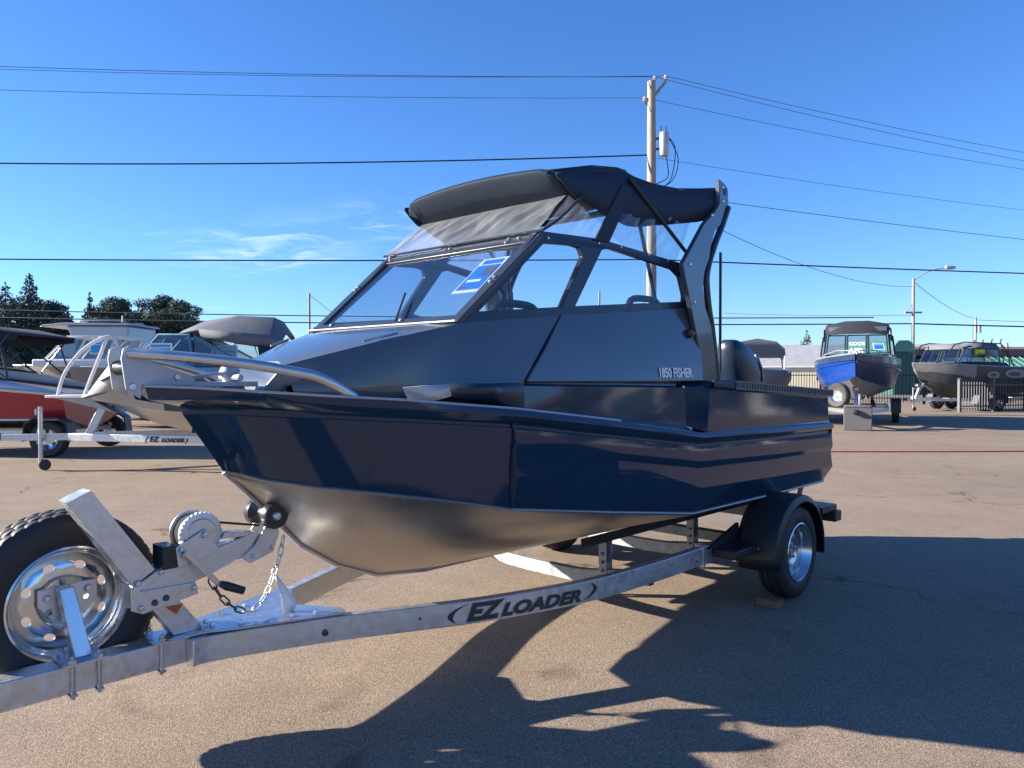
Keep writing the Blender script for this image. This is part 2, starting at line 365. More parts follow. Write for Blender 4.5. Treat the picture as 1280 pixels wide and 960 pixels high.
# faceted side pods from the seam aft, a touch proud of the bow plating
po_ = lambda L: [(x, y + .006 * (i == 4), z) for i, (x, y, z) in enumerate(L[:5])]
pod_lines = [po_(L) for L in (RB, GR, GR2, GR3, M0z, Mz, M2z, C)]
for sgn in (1, -1):
    pm_ = MB(); pl_ = [[(x, y * sgn, z) for x, y, z in L] for L in pod_lines]; pm_.loft(pl_)
    e_ = [L[4] for L in pl_]; pm_.add(e_ + [(x, y - .05 * sgn, z) for x, y, z in e_], [(i, i + 1, len(e_) + i + 1, len(e_) + i) for i in range(len(e_) - 1)])
    pm_.build('side_pod', 'navy', boat, bevel=.003)
    ws__ = MB(); ws__.tube([(x + .004, y + .002 * sgn, z) for x, y, z in e_], .005, 5); ws__.build('pod_weld', 'navy_satin', boat)
# transom
T0 = [RT[0], RM[0], RB[0], Mz[0], M2z[0], C[0], K[0]]; T0 = T0 + [(x, -y, z) for x, y, z in reversed(T0[:-1])]
h.build('hull_side', 'navy', boat, bevel=.004)
tm_ = MB(); tm_.add(T0, [tuple(range(len(T0)))]); tm_.build('transom', 'navy', boat)
b = MB(); b.loft([RT, RM, RB]); b.mirror_y()
b.add([RT[-1], RM[-1], RB[-1], (3.775, -.07, 1.392), (3.79, -.08, 1.445)], [(0, 1, 2, 3, 4)])
b.build('gunwale_band', 'navy', boat, bevel=.006)
d = MB(); RI = [(x - (.0 if i < 9 else .03), max(y - .012, .02), z - .004) for i, (x, y, z) in enumerate(RT)]
d.loft([RI, [(x, -y, z) for x, y, z in RI]]); d.build('deck', 'slate_dark', boat)
ed = MB(); ed.tube([(x, y - .006, z + .004) for x, y, z in RT[3:]], .007, 6); ed.mirror_y(); ed.build('deck_edge_trim', 'alu_paint', boat)
# bottom plating in bare aluminium with its chine strip
bt = MB(); C2 = [(x - .004, max(y - .012, 0), z - .022) for x, y, z in C]; C2[-1] = (3.425, 0, 1.052)
def mid(a, b, t, s): return (lerp(a, b, t)[0], lerp(a, b, t)[1] + s * (a[1]) * .10, lerp(a, b, t)[2] - s * .03 * a[1])
L1 = [mid(a, q, .33, 1 if i > 2 else .0) for i, (a, q) in enumerate(zip(C2, K))]; L2 = [mid(a, q, .66, .8 if i > 2 else .0) for i, (a, q) in enumerate(zip(C2, K))]
bt.loft([C, C2, L1, L2, K], smooth=True); bt.mirror_y(); bt.build('hull_bottom', 'alu_bottom', boat, sharp=24)
ch = MB(); ch.tube([(x, y + .002, z - .010) for x, y, z in C[:-1]], .007, 6); ch.mirror_y(); ch.build('chine_strip', 'alu_bottom', boat)
kb = MB(); kb.tube([(x, 0, z - .004) for x, y, z in K], .012, 6); kb.build('keel_strip', 'alu', boat)
# aft bulwark: panel, chamfer, coaming with tread pads
ap = MB(); us = [-.95, -.3, .3, .86]
def gz(u): return 1.31 + (u + .95) / 1.81 * .095
lo = [(u + (.04 if i == 3 else 0), .925, 1.127 + .02 * (u + .95) / 1.81) for i, u in enumerate(us)]; hi = [(u, .918, gz(u)) for u in us]
ap.loft([[(x, .945, z - .010) for x, y, z in lo], lo, hi, [(u, .945, gz(u) + .012) for u in us], [(u, .945, gz(u) + .045) for u in us], [(u, .80, gz(u) + .05) for u in us], [(u, .80, 1.1) for u in us]])
ap.loft([[(1.05, .868, 1.19), (1.05, .866, 1.415)], [(.90, .926, 1.147), (.862, .919, 1.408)]])
ap.add([(1.05, .866, 1.415), (.862, .919, 1.408), (.862, .945, 1.45), (.862, .80, 1.455), (1.05, .80, 1.455)], [(0, 1, 2, 3, 4)])
ap.add([(-.95, .945, 1.117), (-.95, .925, 1.127), (-.95, .918, 1.31), (-.95, .945, 1.322), (-.95, .945, 1.355), (-.95, .80, 1.36), (-.95, .80, 1.1)], [tuple(range(7))])
ap.mirror_y(); ap.build('aft_bulwark', 'navy', boat, bevel=.004)
for sgn in (1, -1):
    for i, (u0, u1) in enumerate(((.59, .195), (.185, -.205), (-.215, -.60), (-.61, -.965))):
        pd = MB(); 
        za, zb = gz(u0) + .047, gz(u1) + .047
        y0, y1 = (.82, .951)
        n = 9; top = []
        pd.add([(u0, y0, za), (u1, y0, zb), (u1, y1, zb), (u0, y1, za), (u0, y0, za + .016), (u1, y0, zb + .016), (u1, y1, zb + .014), (u0, y1, za + .014),
                (u0, y1, za - .040), (u1, y1, zb - .040), (u0, y1 - .004, za - .04), (u1, y1 - .004, zb - .04)],
               [(4, 5, 6, 7), (0, 1, 5, 4), (7, 6, 9, 8), (8, 9, 11, 10), (0, 4, 7, 3), (1, 2, 6, 5), (3, 7, 8, 10), (2, 11, 9, 6)])
        pd.v = [(x, y * sgn, z) for x, y, z in pd.v]
        po = pd.build('tread_pad', 'pad_grey', boat)
        sl = MB()
        for k in range(10):
            f = (k + .5) / 10; u = u0 + (u1 - u0) * f; z = za + (zb - za) * f
            sl.box((u - .007, .945 * sgn - .004 if sgn > 0 else -.957, z - .030), (u + .007, .957 if sgn > 0 else -.941, z + .006))
        sl.build('pad_slots', 'steel_dark', po, weld=False)
# forward bulwark panel under the cabin side
fp = MB()
fp.loft([[(2.50, .83, 1.337), (1.75, .895, 1.252), (1.05, .935, 1.16)], [(2.44, .765, 1.345), (1.75, .825, 1.27), (1.05, .868, 1.19)], [(2.40, .755, 1.442), (1.75, .815, 1.428), (1.05, .866, 1.414)], [(2.38, .70, 1.446), (1.75, .765, 1.434), (1.05, .82, 1.42)], [(2.36, .70, 1.462), (1.75, .765, 1.46), (.86, .82, 1.456)]])
fp.mirror_y(); fp.build('side_bulwark', 'navy', boat, bevel=.003)
# folded step wedge ahead of it
wd = MB()
wv = [(2.34, .775, 1.448), (2.80, .765, 1.452), (2.92, .60, 1.436), (2.34, .778, 1.335), (2.79, .768, 1.400), (2.885, .615, 1.352), (2.36, .66, 1.448), (2.62, .60, 1.45), (2.86, .52, 1.438), (2.38, .74, 1.335)]
for sgn in (1, -1):
    V_ = [(x, y * sgn, z) for x, y, z in wv]
    wd = MB(); wd.add([V_[i] for i in (0, 1, 4, 3, 6, 7, 9)], [(0, 1, 2, 3), (0, 4, 5, 1), (3, 2, 6)]); wo_ = wd.build('step_wedge', 'navy_satin', boat, thick=.006)
    wd = MB(); wd.add([V_[i] for i in (1, 2, 5, 4, 7, 8)], [(0, 1, 2, 3), (0, 4, 5, 1), (1, 5, 2)]); wd.build('step_face', 'alu_paint', wo_, thick=.006)
# cabin
top = [(3.25, .20, 1.535), (2.905, .45, 1.646), (2.604, .625, 1.727), (1.988, .702, 1.793)]
bot = [(3.24, .25, 1.43), (2.9, .52, 1.442), (2.62, .66, 1.45), (2.31, .748, 1.456)]
ca = MB(); ca.loft([top, bot, [(3.23, .25, 1.39), (2.9, .50, 1.37), (2.62, .63, 1.36), (2.31, .70, 1.33)]]); ca.mirror_y(); ca.build('cabin_forward_panel', 'slate', boat, bevel=.004)
ridge = [(3.22, .09, 1.547), (2.94, .26, 1.656), (2.635, .43, 1.730)]
cb = MB(); cb.loft([top[:3], ridge, [(x, -y, z) for x, y, z in ridge], [(x, -y, z) for x, y, z in top[:3]]])
cb.add([(3.25, .20, 1.535), (3.22, .09, 1.552), (3.22, -.09, 1.552), (3.25, -.20, 1.535), (3.27, -.25, 1.415), (3.27, .25, 1.415)], [tuple(range(6))])
cb.build('foredeck_hatch_panel', 'slate', boat, bevel=.004)
for sgn in (1, -1):
    ht = MB(); ht.tube([(2.98, .40 * sgn, 1.638), (2.84, .465 * sgn, 1.678)], .006, 6); ht.build('hinge', 'alu', boat)
cc = MB(); tb = [(1.982, .702, 1.793), (1.4, .755, 1.843), (.835, .802, 1.894)]; bb = [(2.303, .752, 1.456), (1.6, .82, 1.453), (.872, .882, 1.452)]
md_ = [(2.16, .738, 1.61), (1.5, .80, 1.62), (.855, .858, 1.64)]
cc.loft([tb, md_, bb, [(2.30, .72, 1.45), (1.6, .78, 1.447), (.872, .84, 1.446)]]); cc.add([tb[-1], md_[-1], bb[-1], (.872, .80, 1.452), (.835, .74, 1.894)], [(0, 1, 2, 3, 4)])
cc.mirror_y(); cc.build('cabin_aft_panel', 'slate', boat, bevel=.004)
for sgn in (1, -1):
    sm = MB(); sm.tube([(1.987, .706 * sgn, 1.79), (2.16, .742 * sgn, 1.61), (2.306, .756 * sgn, 1.458)], .006, 5); sm.build('panel_seam', 'black_frame', boat)
ins = MB(); ins.loft([[(2.6, .60, 1.72), (1.99, .68, 1.785), (.84, .78, 1.886)], [(2.6, .58, 1.3), (1.99, .64, 1.3), (.86, .72, 1.3)]]); ins.mirror_y(); ins.build('cabin_liner', 'slate_dark', boat)
ds = MB(); ds.add([(2.6, .60, 1.722), (2.2, .655, 1.70), (2.2, -.655, 1.70), (2.6, -.60, 1.722), (2.12, .64, 1.45), (2.12, -.64, 1.45)], [(0, 1, 2, 3), (1, 4, 5, 2)]); ds.build('dashboard', 'black_plastic', boat)
bk = MB()
plate(bk, [(-.76, 1.3), (.76, 1.3), (.72, 1.885), (.25, 1.885), (.25, 1.35), (-.25, 1.35), (-.25, 1.885), (-.72, 1.885)], [], lambda a, z: (1.02, a, z), (.03, 0, 0)); bk.build('bulkhead', 'slate_dark', boat)
# side frames with their panes
def vb(u): return np.interp(u, [.6, .835, 1.988, 2.604, 3], [.82, .80, .70, .62, .58])
def fs_(sgn): return lambda u, z: (u, sgn * (vb(u) - .012 - max(0, z - np.interp(u, [.83, 1.99, 2.6], [1.894, 1.793, 1.73])) * .14), z)
outer = [(2.625, 1.700), (2.50, 1.715), (1.988, 1.768), (.83, 1.868), (.80, 1.98), (.825, 2.10), (.90, 2.165), (1.6, 2.232), (2.06, 2.222)]
wf = [(2.48, 1.788), (1.955, 1.838), (1.75, 2.12), (1.77, 2.165), (1.82, 2.172), (2.03, 2.160)]
wa = [(1.855, 1.848), (.905, 1.930), (.895, 1.97), (.915, 2.08), (.975, 2.120), (1.53, 2.188), (1.60, 2.17)]
for sgn in (1, -1):
    fr = MB(); plate(fr, outer, [wf, wa], fs_(sgn), (0, -.035 * sgn, 0)); fo = fr.build('side_window_frame', 'black_frame', boat, weld=False, bevel=.003)
    for wl in (wf, wa):
        gp = MB(); f3 = fs_(sgn); cx = sum(q[0] for q in wl) / len(wl); cz = sum(q[1] for q in wl) / len(wl)
        pts = [f3(cx + (q[0] - cx) * 1.03, cz + (q[1] - cz) * 1.05) for q in wl]
        gp.add([(x, y - .016 * sgn, z) for x, y, z in pts], [tuple(range(len(pts)))]); gp.build('window_pane', 'side_glass', fo)
    for u, z in ((2.0, 2.19), (1.62, 2.205), (1.44, 2.205), (1.2, 2.185), (1.03, 2.165), (.88, 2.135), (.84, 1.95)):
        sc = MB(); x, y, z = fs_(sgn)(u, z); sc.lathe([(0, .006 * sgn), (.007, .004 * sgn), (.008, 0)], (x, y, z), 'y', 8); sc.build('snap', 'zinc', fo)
# grab handles seen above the window sills
for u, v in ((1.18, .66), (2.20, .58)):
    gh = MB(); gh.tube(smoothpath([(u + .15, v, z0 := float(np.interp(u, [.83, 1.99, 2.6], [1.894, 1.793, 1.73])) + .02), (u + .10, v, z0 + .045), (u - .10, v, z0 + .05), (u - .16, v, z0 + .02)], 4), .02, 8); gh.build('grab_handle', 'black_plastic', boat)
# windscreen
WB0, WB1, WT0, WT1 = (2.615, .612, 1.735), (2.615, -.612, 1.735), (2.06, .640, 2.212), (2.06, -.640, 2.212)
def ws(a, t):  # a -1..1 across (port +), t 0..1 up
    p0 = lerp(WB1, WB0, (a + 1) / 2); p1 = lerp(WT1, WT0, (a + 1) / 2); return lerp(p0, p1, t)
wsn = Vector((.652, 0, .758))
wfm = MB(); plate(wfm, [(-1, 0), (1, 0), (1, 1), (-1, 1)], [[(-.90, .075), (-.90, .90), (.90, .90), (.90, .075)]], lambda a, t: ws(a, t), tuple(-wsn * .03))
wfo = wfm.build('windscreen_frame', 'black_frame', boat, weld=False, bevel=.004)
wp = MB(); wp.add([Vector(ws(a, t)) - wsn * .012 for a, t in ((-.93, .04), (.93, .04), (.93, .94), (-.93, .94))], [(0, 1, 2, 3)]); wp.build('windscreen_pane', 'ws_glass', wfo)
sl = MB(); sl.tube([Vector(ws(-1, -.01)) + wsn * .01, Vector(ws(1, -.01)) + wsn * .01], .0045, 6); sl.build('base_seal', 'alu_paint', wfo)
tr = MB(); tr.tube([Vector(ws(-1.02, 1.0)) + wsn * .012, Vector(ws(1.02, 1.0)) + wsn * .012], .008, 6); tr.build('top_track', 'black_frame', wfo)
for a, t in ((-.95, .97), (-.86, .93), (-.9, .97), (-.1, .96), (-.04, .96), (.68, .96), (.80, .95), (.68, .92), (-.94, .52), (-.94, .56), (.955, .42), (.955, .47), (-.72, .05), (.28, .05)):
    sc = MB(); p = Vector(ws(a, t)) + wsn * .004; sc.tube([p - wsn * .01, p + wsn * .006, p + wsn * .010], [.011, .011, .004], 8); sc.build('bolt', 'zinc', wfo)
wpr = MB(); p0 = Vector(ws(.25, .03)) + wsn * .015
wpr.tube([p0, Vector(ws(.02, .35)) + wsn * .022], .006, 6); wpr.build('wiper', 'black_plastic', wfo)
# placard behind the glass
# canopy
cu_ = [1.80, 1.88, 1.955, 1.968, 1.95, 1.80, 1.60, 1.38, 1.22, 1.05, .85, .65, .47]
cz_ = [2.442, 2.498, 2.554, 2.574, 2.590, 2.628, 2.672, 2.700, 2.68, 2.655, 2.655, 2.685, 2.72]
cw_ = [.595, .605, .615, .62, .625, .64, .66, .675, .69, .71, .745, .78, .82]
ns_ = 22; rows = []
for i, (u, z, wdt) in enumerate(zip(cu_, cz_, cw_)):
    row = []
    for j in range(ns_ + 1):
        s = -1 + 2 * j / ns_
        e = max(0, abs(s) - .80) / .20
        dz = -.030 * s * s - (0, 0, .03, .03, .03, .03, .03, .03, .055, .045, .025, .0, .0)[i] * e * e - (.02 * math.sin(s * 9 + i) * (i > 8)) * .5
        ux = u - .03 * s * s * (i < 6) - .03 * e * e * (i < 5)
        row.append((ux, s * wdt, z + dz))
    rows.append(row)
cn = MB(); cn.loft(rows, smooth=True)
cn.build('canopy_top', 'canvas', boat, sharp=70, thick=.02)
for i in (4, 7, 10):
    sq = MB(); sq.tube([(x, y, z + .004) for x, y, z in rows[i]], .004, 5); sq.build('canopy_seam', 'black_frame', boat)
for s_ in (1, ns_ - 1):
    sq = MB(); sq.tube([(L[s_][0], L[s_][1], L[s_][2] + .004) for L in rows[2:]], .004, 5); sq.build('canopy_seam', 'black_frame', boat)
# side valances
vz = [(1.93, 2.522), (1.88, 2.485), (1.82, 2.445), (1.76, 2.428), (1.68, 2.40), (1.53, 2.36), (1.38, 2.335), (1.30, 2.335), (1.0, 2.385), (.75, 2.43), (.60, 2.47), (.47, 2.52)]
for sgn in (1, -1):
    va = MB(); up_, md2, lo_ = [], [], []
    for k, (u, z) in enumerate(vz):
        wdt = float(np.interp(u, [.47, .65, .85, 1.05, 1.22, 1.38, 1.55, 1.75, 1.90, 2.0], [.82, .78, .745, .71, .69, .675, .66, .645, .63, .62]))
        zt = float(np.interp(u, [.47, .65, .85, 1.05, 1.22, 1.38, 1.55, 1.75, 1.90, 2.0], [2.685, 2.655, 2.602, 2.583, 2.597, 2.642, 2.625, 2.582, 2.545, 2.530]))
        up_.append((u, sgn * (wdt - .004), zt)); f_ = min(1, k / 4); md2.append((u, sgn * (wdt + f_ * (.012 + .006 * math.sin(k * 2.1))), (zt * .45 + z * .55))); lo_.append((u, sgn * (wdt + f_ * (.002 + .010 * math.sin(k * 1.7))), z))
    va.loft([up_, md2, lo_], smooth=True); va.build('canopy_valance', 'canvas', boat, sharp=70, thick=.004)
# clear curtains
def curtain(name, mat, p00, p10, p01, p11, nu, nv, amp, nrm, seed):
    r_ = np.random.default_rng(seed); ph = r_.uniform(0, 6.28, 8); mb = MB(); rows = []
    for j in range(nv + 1):
        t = j / nv; row = []
        for i in range(nu + 1):
            s = i / nu; p = Vector(lerp(lerp(p00, p10, s), lerp(p01, p11, s), t))
            k = math.sin(math.pi * t) * .9
            wv_ = (math.sin(s * 17 + 3 * t + ph[0]) + .7 * math.sin(s * 37 - 7 * t + ph[1]) + .6 * abs(math.sin(s * 29 + 4 * t + ph[2])) + .8 * math.sin(s * 9 + 6 * t + ph[3]) + .35 * math.sin(s * 71 - 11 * t + ph[4]))
            p = p + Vector(nrm) * (amp * k * wv_ * .5); row.append(p)
        rows.append(row)
    mb.loft(rows, smooth=True); return mb.build(name, mat, boat, sharp=None)
curtain('front_curtain', 'vinyl', (2.075, -.63, 2.225), (2.075, .63, 2.225), (1.805, -.59, 2.450), (1.805, .59, 2.450), 110, 14, .016, (.9, 0, .3), 3)
for sgn in (1, -1):
    q = lambda u, z, v: (u, v * sgn, z)
    curtain('quarter_curtain', 'vinyl_clear', q(2.05, 2.225, .638), q(1.60, 2.235, .665), q(1.80, 2.45, .602), q(1.50, 2.40, .662), 24, 10, .012, (0, sgn, 0), 5)
    curtain('side_curtain', 'vinyl_clear', q(1.58, 2.235, .668), q(.92, 2.17, .715), q(1.48, 2.40, .664), q(.80, 2.44, .755), 30, 10, .014, (0, sgn, 0), 6)
    zp = MB(); zp.tube(smoothpath([q(2.06, 2.22, .642), q(1.93, 2.30, .650), q(1.74, 2.45, .655)], 4), .008, 6); zp.build('zip', 'black_frame', boat)
    st = MB(); st.slab([q(1.66, 2.22, .668), q(1.54, 2.22, .675), q(1.33, 2.55, .69), q(1.43, 2.55, .682)], .008); st.build('canopy_strap', 'canvas', boat)
    s2 = MB(); s2.tube([q(1.37, 2.60, .69), q(.86, 2.22, .765)], .011, 8); s2.build('canopy_strut', 'black_plastic', boat)
    s3 = MB(); s3.tube([q(1.10, 2.64, .52), q(.98, 1.92, .62)], .012, 8); s3.build('canopy_strut', 'black_plastic', boat)
# arch
ao = [(.60, 2.712), (.52, 2.69), (.49, 2.64), (.482, 2.55), (.525, 2.485), (.60, 2.42), (.665, 2.375), (.715, 2.285), (.735, 2.21), (.800, 2.115), (.825, 2.02), (.80, 1.90), (.735, 1.80), (.70, 1.68), (.665, 1.45), (.84, 1.45), (.86, 1.60), (.965, 1.89), (1.05, 2.136), (.795, 2.405), (.66, 2.50), (.60, 2.56)]
for sgn in (1, -1):
    yy = .835 * sgn
    ar = MB(); plate(ar, ao, [], lambda u, z: (u, sgn * (.862 - (z - 1.45) * .022), z), (0, -.03 * sgn, 0)); aro = ar.build('arch_leg', 'slate', boat, weld=False, bevel=.004)
    at = MB(); at.tube(smoothpath([(.49, yy, 2.55), (.57, yy, 2.42), (.655, yy, 2.30), (.735, yy, 2.16), (.758, yy, 2.06), (.73, yy, 1.90), (.69, yy, 1.77), (.655, yy + .01 * sgn, 1.55), (.645, yy + .02 * sgn, 1.44)], 5), .021, 10); at.build('arch_tube', 'black_frame', aro)
    for u, z in ((.56, 2.665), (.56, 2.58), (.70, 2.47), (.97, 2.14), (.93, 1.92)):
        sc = MB(); sc.lathe([(0, .008 * sgn), (.010, .006 * sgn), (.012, 0)], (u, sgn * (.862 - (z - 1.45) * .022), z), 'y', 8); sc.build('bolt', 'zinc', aro)
cbm = MB(); cbm.tube([(.525, -.84, 2.645), (.525, .84, 2.645)], .024, 10); cbm.build('arch_crossbar', 'black_frame', boat)
for v in (-.5, -.2, .1, .4):
    rk = MB(); rk.tube([(.46, v, 2.60), (.50, v, 2.86)], .024, 8, caps=False); rk.tube([(.505, v, 2.64), (.47, v, 2.66)], .014, 6)
rod = MB(); rod.tube([(.147, .60, 1.35), (.147, .60, 2.33)], .010, 8); rod.build('curtain_pole', 'black_plastic', boat)
nl = MB(); nl.lathe([(0, .018), (.022, .014), (.03, .004), (.03, 0)], (.955, .838, 1.735), 'y', 14); nlo = nl.build('navigation_light', 'black_plastic', boat)
nl2 = MB(); nl2.lathe([(0, .026), (.012, .022), (.016, .012)], (.945, .838, 1.735), 'y', 12); nl2.build('lens', 'red_plastic', nlo)
# lettering on the port side
def cabv(u, z):
    t = (z - 1.452) / .18; a = np.interp(u, [.872, 1.6, 2.3], [.882, .82, .752]); c_ = np.interp(u, [.855, 1.5, 2.16], [.858, .80, .738]); return a + (c_ - a) * t
o1 = (1.30, cabv(1.30, 1.475) + .004, 1.475); o2 = (.95, cabv(.95, 1.475) + .004, 1.475)
mt = frame(o1, Vector(o2) - Vector(o1), (0, -.13, 1)); text_obj('lettering', '1850 FISHER', .076, mt, 'white_print', boat, bold=.0024, sx=.79)
# bow rails, bowsprit and anchor gear
for sgn in (1, -1):
    br = MB(); P = [(3.845, .075, 1.578), (3.70, .21, 1.563), (3.50, .36, 1.535), (3.32, .465, 1.497), (3.27, .49, 1.483), (3.20, .52, 1.448), (3.125, .545, 1.398)]
    br.tube(smoothpath([(x, y * sgn, z) for x, y, z in P], 5), .021, 12); br.build('bow_rail', 'alu', boat)
    bl = MB(); plate(bl, [(3.875, 1.555), (3.868, 1.592), (3.845, 1.606), (3.80, 1.602), (3.765, 1.545), (3.60, 1.488), (3.585, 1.468), (3.60, 1.448), (3.80, 1.452), (3.803, 1.398), (3.858, 1.435)], [], lambda u, z: (u, .075 * sgn, z), (0, -.010 * sgn, 0)); blo = bl.build('bowsprit_plate', 'alu_paint', boat, weld=False, bevel=.002)
    for u, z in ((3.66, 1.482), (3.835, 1.445), (3.845, 1.575)):
        sc = MB(); sc.lathe([(0, .008 * sgn), (.012, .007 * sgn), (.015, 0)], (u, .075 * sgn, z), 'y', 10); sc.build('bolt', 'zinc', blo)
sp = MB(); sp.box((3.30, -.065, 1.44), (3.80, .065, 1.462)); sp.build('bowsprit', 'alu_paint', boat, bevel=.003)
ro = MB(); ro.lathe([(0, -.06), (.03, -.06), (.018, 0), (.03, .06), (0, .06)], (3.835, 0, 1.52), 'y', 16); ro.build('anchor_roller', 'roller_rubber', boat)
aw = MB(); aw.lathe([(0, .11), (.035, .11), (.045, .09), (.03, .05), (.05, .02), (.06, 0)], (3.40, 0, 1.415), 'z', 16); aw.tube([(3.40, -.08, 1.48), (3.40, .10, 1.48)], .014, 8); aw.tube([(3.40, .0, 1.50), (3.60, 0, 1.475)], .010, 6); aw.build('anchor_windlass', 'alu_paint', boat)
for sgn in (1, -1):
    fg = MB(); fg.slab([(3.33, .15 * sgn, 1.425), (3.27, .19 * sgn, 1.425), (3.17, .30 * sgn, 1.50), (3.24, .30 * sgn, 1.515), (3.30, .24 * sgn, 1.51)], .008); fg.build('deck_bracket', 'alu_paint', boat)
# cockpit: two seats, wheel, engine
for v in (.36, -.36):
    se = empty('seat', (0, 0, 0)); se.parent = boat
    q = MB(); q.box((1.15, v - .22, 1.36), (1.62, v + .22, 1.47)); q.build('cushion', 'black_plastic', se, bevel=.03, segs=3)
    q = MB(); q.prism([(1.12, 1.42), (1.20, 1.42), (1.15, 1.90), (1.08, 1.90)], v - .21, v + .21); q.build('backrest', 'black_plastic', se, bevel=.03, segs=3)
    q = MB(); q.tube([(1.38, v, .8), (1.38, v, 1.37)], .05, 10); q.build('pedestal', 'alu_paint', se)
swh = MB(); cwh = Vector((2.02, -.36, 1.70)); ax = Vector((-.8, 0, .6)); e1 = Vector((0, 1, 0)); e2 = ax.cross(e1)
swh.tube([cwh + (e1 * math.cos(t) + e2 * math.sin(t)) * .17 for t in [2 * math.pi * i / 24 for i in range(24)]], .015, 8, closed=True)
for t in (.5, 2.6, 4.7): swh.tube([cwh, cwh + (e1 * math.cos(t) + e2 * math.sin(t)) * .17], .012, 6)
swh.tube([cwh, cwh - ax * .2], .02, 8); swh.build('steering_wheel', 'black_plastic', boat)
# sterndeck pod and outboard
pod = MB(); pod.prism([(-.951, .45), (-.951, 1.08), (-1.30, 1.02), (-1.30, .62)], -.55, .55); pod.build('transom_pod', 'navy', boat, bevel=.01)
ob = empty('outboard_motor', (0, 0, 0)); ob.parent = boat
cw = MB(); lines = []
for z, x0, x1, hw in ((1.28, -1.16, -1.54, .11), (1.38, -1.12, -1.60, .13), (1.50, -1.08, -1.58, .14), (1.60, -1.06, -1.51, .135), (1.69, -1.05, -1.40, .12), (1.755, -1.05, -1.28, .095), (1.785, -1.08, -1.19, .05)):
    L = []
    for i in range(25):
        t = 2 * math.pi * i / 24; c_, s_ = math.cos(t), math.sin(t)
        L.append(((x0 + x1) / 2 + (x0 - x1) / 2 * math.copysign(abs(c_) ** .7, c_), hw * math.copysign(abs(s_) ** .7, s_), z))
    lines.append(L)
cw.loft(lines, smooth=True); cw.add(lines[-1][:-1], [tuple(range(24))]); cw.build('cowling', 'navy_satin', ob, sharp=60)
q = MB(); q.loft([[(-1.60, .06, 1.42), (-1.565, .06, 1.55), (-1.48, .06, 1.66)], [(-1.50, .135, 1.42), (-1.47, .135, 1.55), (-1.40, .125, 1.66)]]); q.build('cowl_stripe', 'white_print', ob, thick=-.006)
q = MB(); q.loft([[(x * 1.0 + (x + 1.35) * .02, y * 1.03, z - .012) for x, y, z in lines[1]], [(x + (x + 1.35) * .02, y * 1.03, z + .012) for x, y, z in lines[1]]]); q.build('cowl_trim', 'alu_paint', ob)
q = MB(); q.prism([(-1.20, 1.30), (-1.56, 1.30), (-1.50, .55), (-1.30, .55)], -.085, .085); q.build('midsection', 'navy_satin', ob, bevel=.03, segs=3)
q = MB(); q.lathe([(0, .18), (.05, .12), (.065, 0), (.055, -.18), (.03, -.24)], (-1.42, 0, .52), 'x', 16); q.prism([(-1.32, .50), (-1.50, .50), (-1.46, .33)], -.012, .012); q.build('gearcase', 'navy_satin', ob)
q = MB()
for k in range(3):
    t = k * 2.094; rr = Vector((0, math.cos(t), math.sin(t))); tt = Vector((.35, -math.sin(t), math.cos(t)))
    c0 = Vector((-1.64, 0, .52)); q.slab([c0 + rr * .03 - tt * .03, c0 + rr * .13 - tt * .06, c0 + rr * .155 + tt * .01, c0 + rr * .12 + tt * .06, c0 + rr * .03 + tt * .03], .006)
q.build('propeller', 'steel_dark', ob)
q = MB(); q.box((-1.30, -.12, .95), (-1.12, .12, 1.20)); q.build('clamp_bracket', 'steel_dark', ob, bevel=.01)
# the sales placard propped behind the windscreen
pl = tag(empty('sale_placard', BO, BRZ), 'blue and white sales placard propped behind the windscreen of the navy boat', 'placard')
A0, A1, A2, A3 = [Vector(ws(a, t)) - wsn * .03 for a, t in ((.50, .385), (.80, .385), (.80, .80), (.50, .80))]
q = MB(); q.slab([A0, A1, A2, A3], .003); q.build('card', 'paper_white', pl)
def onp(s, t): return A0 + (A1 - A0) * s + (A3 - A0) * t + wsn * .0035
def card(name, s0, s1, t0, t1, mat, lift=.0):
    q = MB(); q.slab([onp(s, t) + wsn * lift for s, t in ((s0, t0), (s1, t0), (s1, t1), (s0, t1))], .001); return q.build(name, mat, pl)
card('printed_panel', .07, .95, .08, .78, 'paper_blue'); card('printed_header', .15, .9, .82, .94, 'paper_blue'); card('printed_picture', .52, .93, .47, .72, 'paper_photo', .0015); card('printed_badge', .18, .38, .12, .17, 'red_plastic', .0015)
card('printed_line', .2, .75, .29, .36, 'paper_white', .0015)
# ================================================================ its trailer
tl = tag(empty('boat_trailer', BO, BRZ), 'galvanised boat trailer with spare wheel and winch carrying the navy boat', 'trailer')
TZ0, TZ1 = .300, .408
q = MB(); q.box((3.40, -.055, TZ0), (5.15, .055, TZ1)); tongue = q.build('tongue', 'galv', tl, bevel=.006)
q = MB(); q.prism([(5.13, TZ0 + .01), (5.40, TZ0 + .02), (5.45, TZ1), (5.38, TZ1 + .05), (5.13, TZ1 + .01)], -.05, .05); q.build('coupler', 'galv', tongue, bevel=.01)
def rail_path():
    P = [(3.62, .083), (3.50, .088), (3.08, .235), (2.75, .385), (2.40, .545), (1.97, .69), (1.62, .76), (1.15, .785), (.60, .785), (0, .785), (-1.02, .785)]
    return [(float(p.x), float(p.y)) for p in smoothpath([(x, y, 0) for x, y in P], 5)]
RP = rail_path()
def rail_z(u): return float(np.interp(u, [0, 1.5, 2.4, 3.5], [.425, .42, .408, .405]))
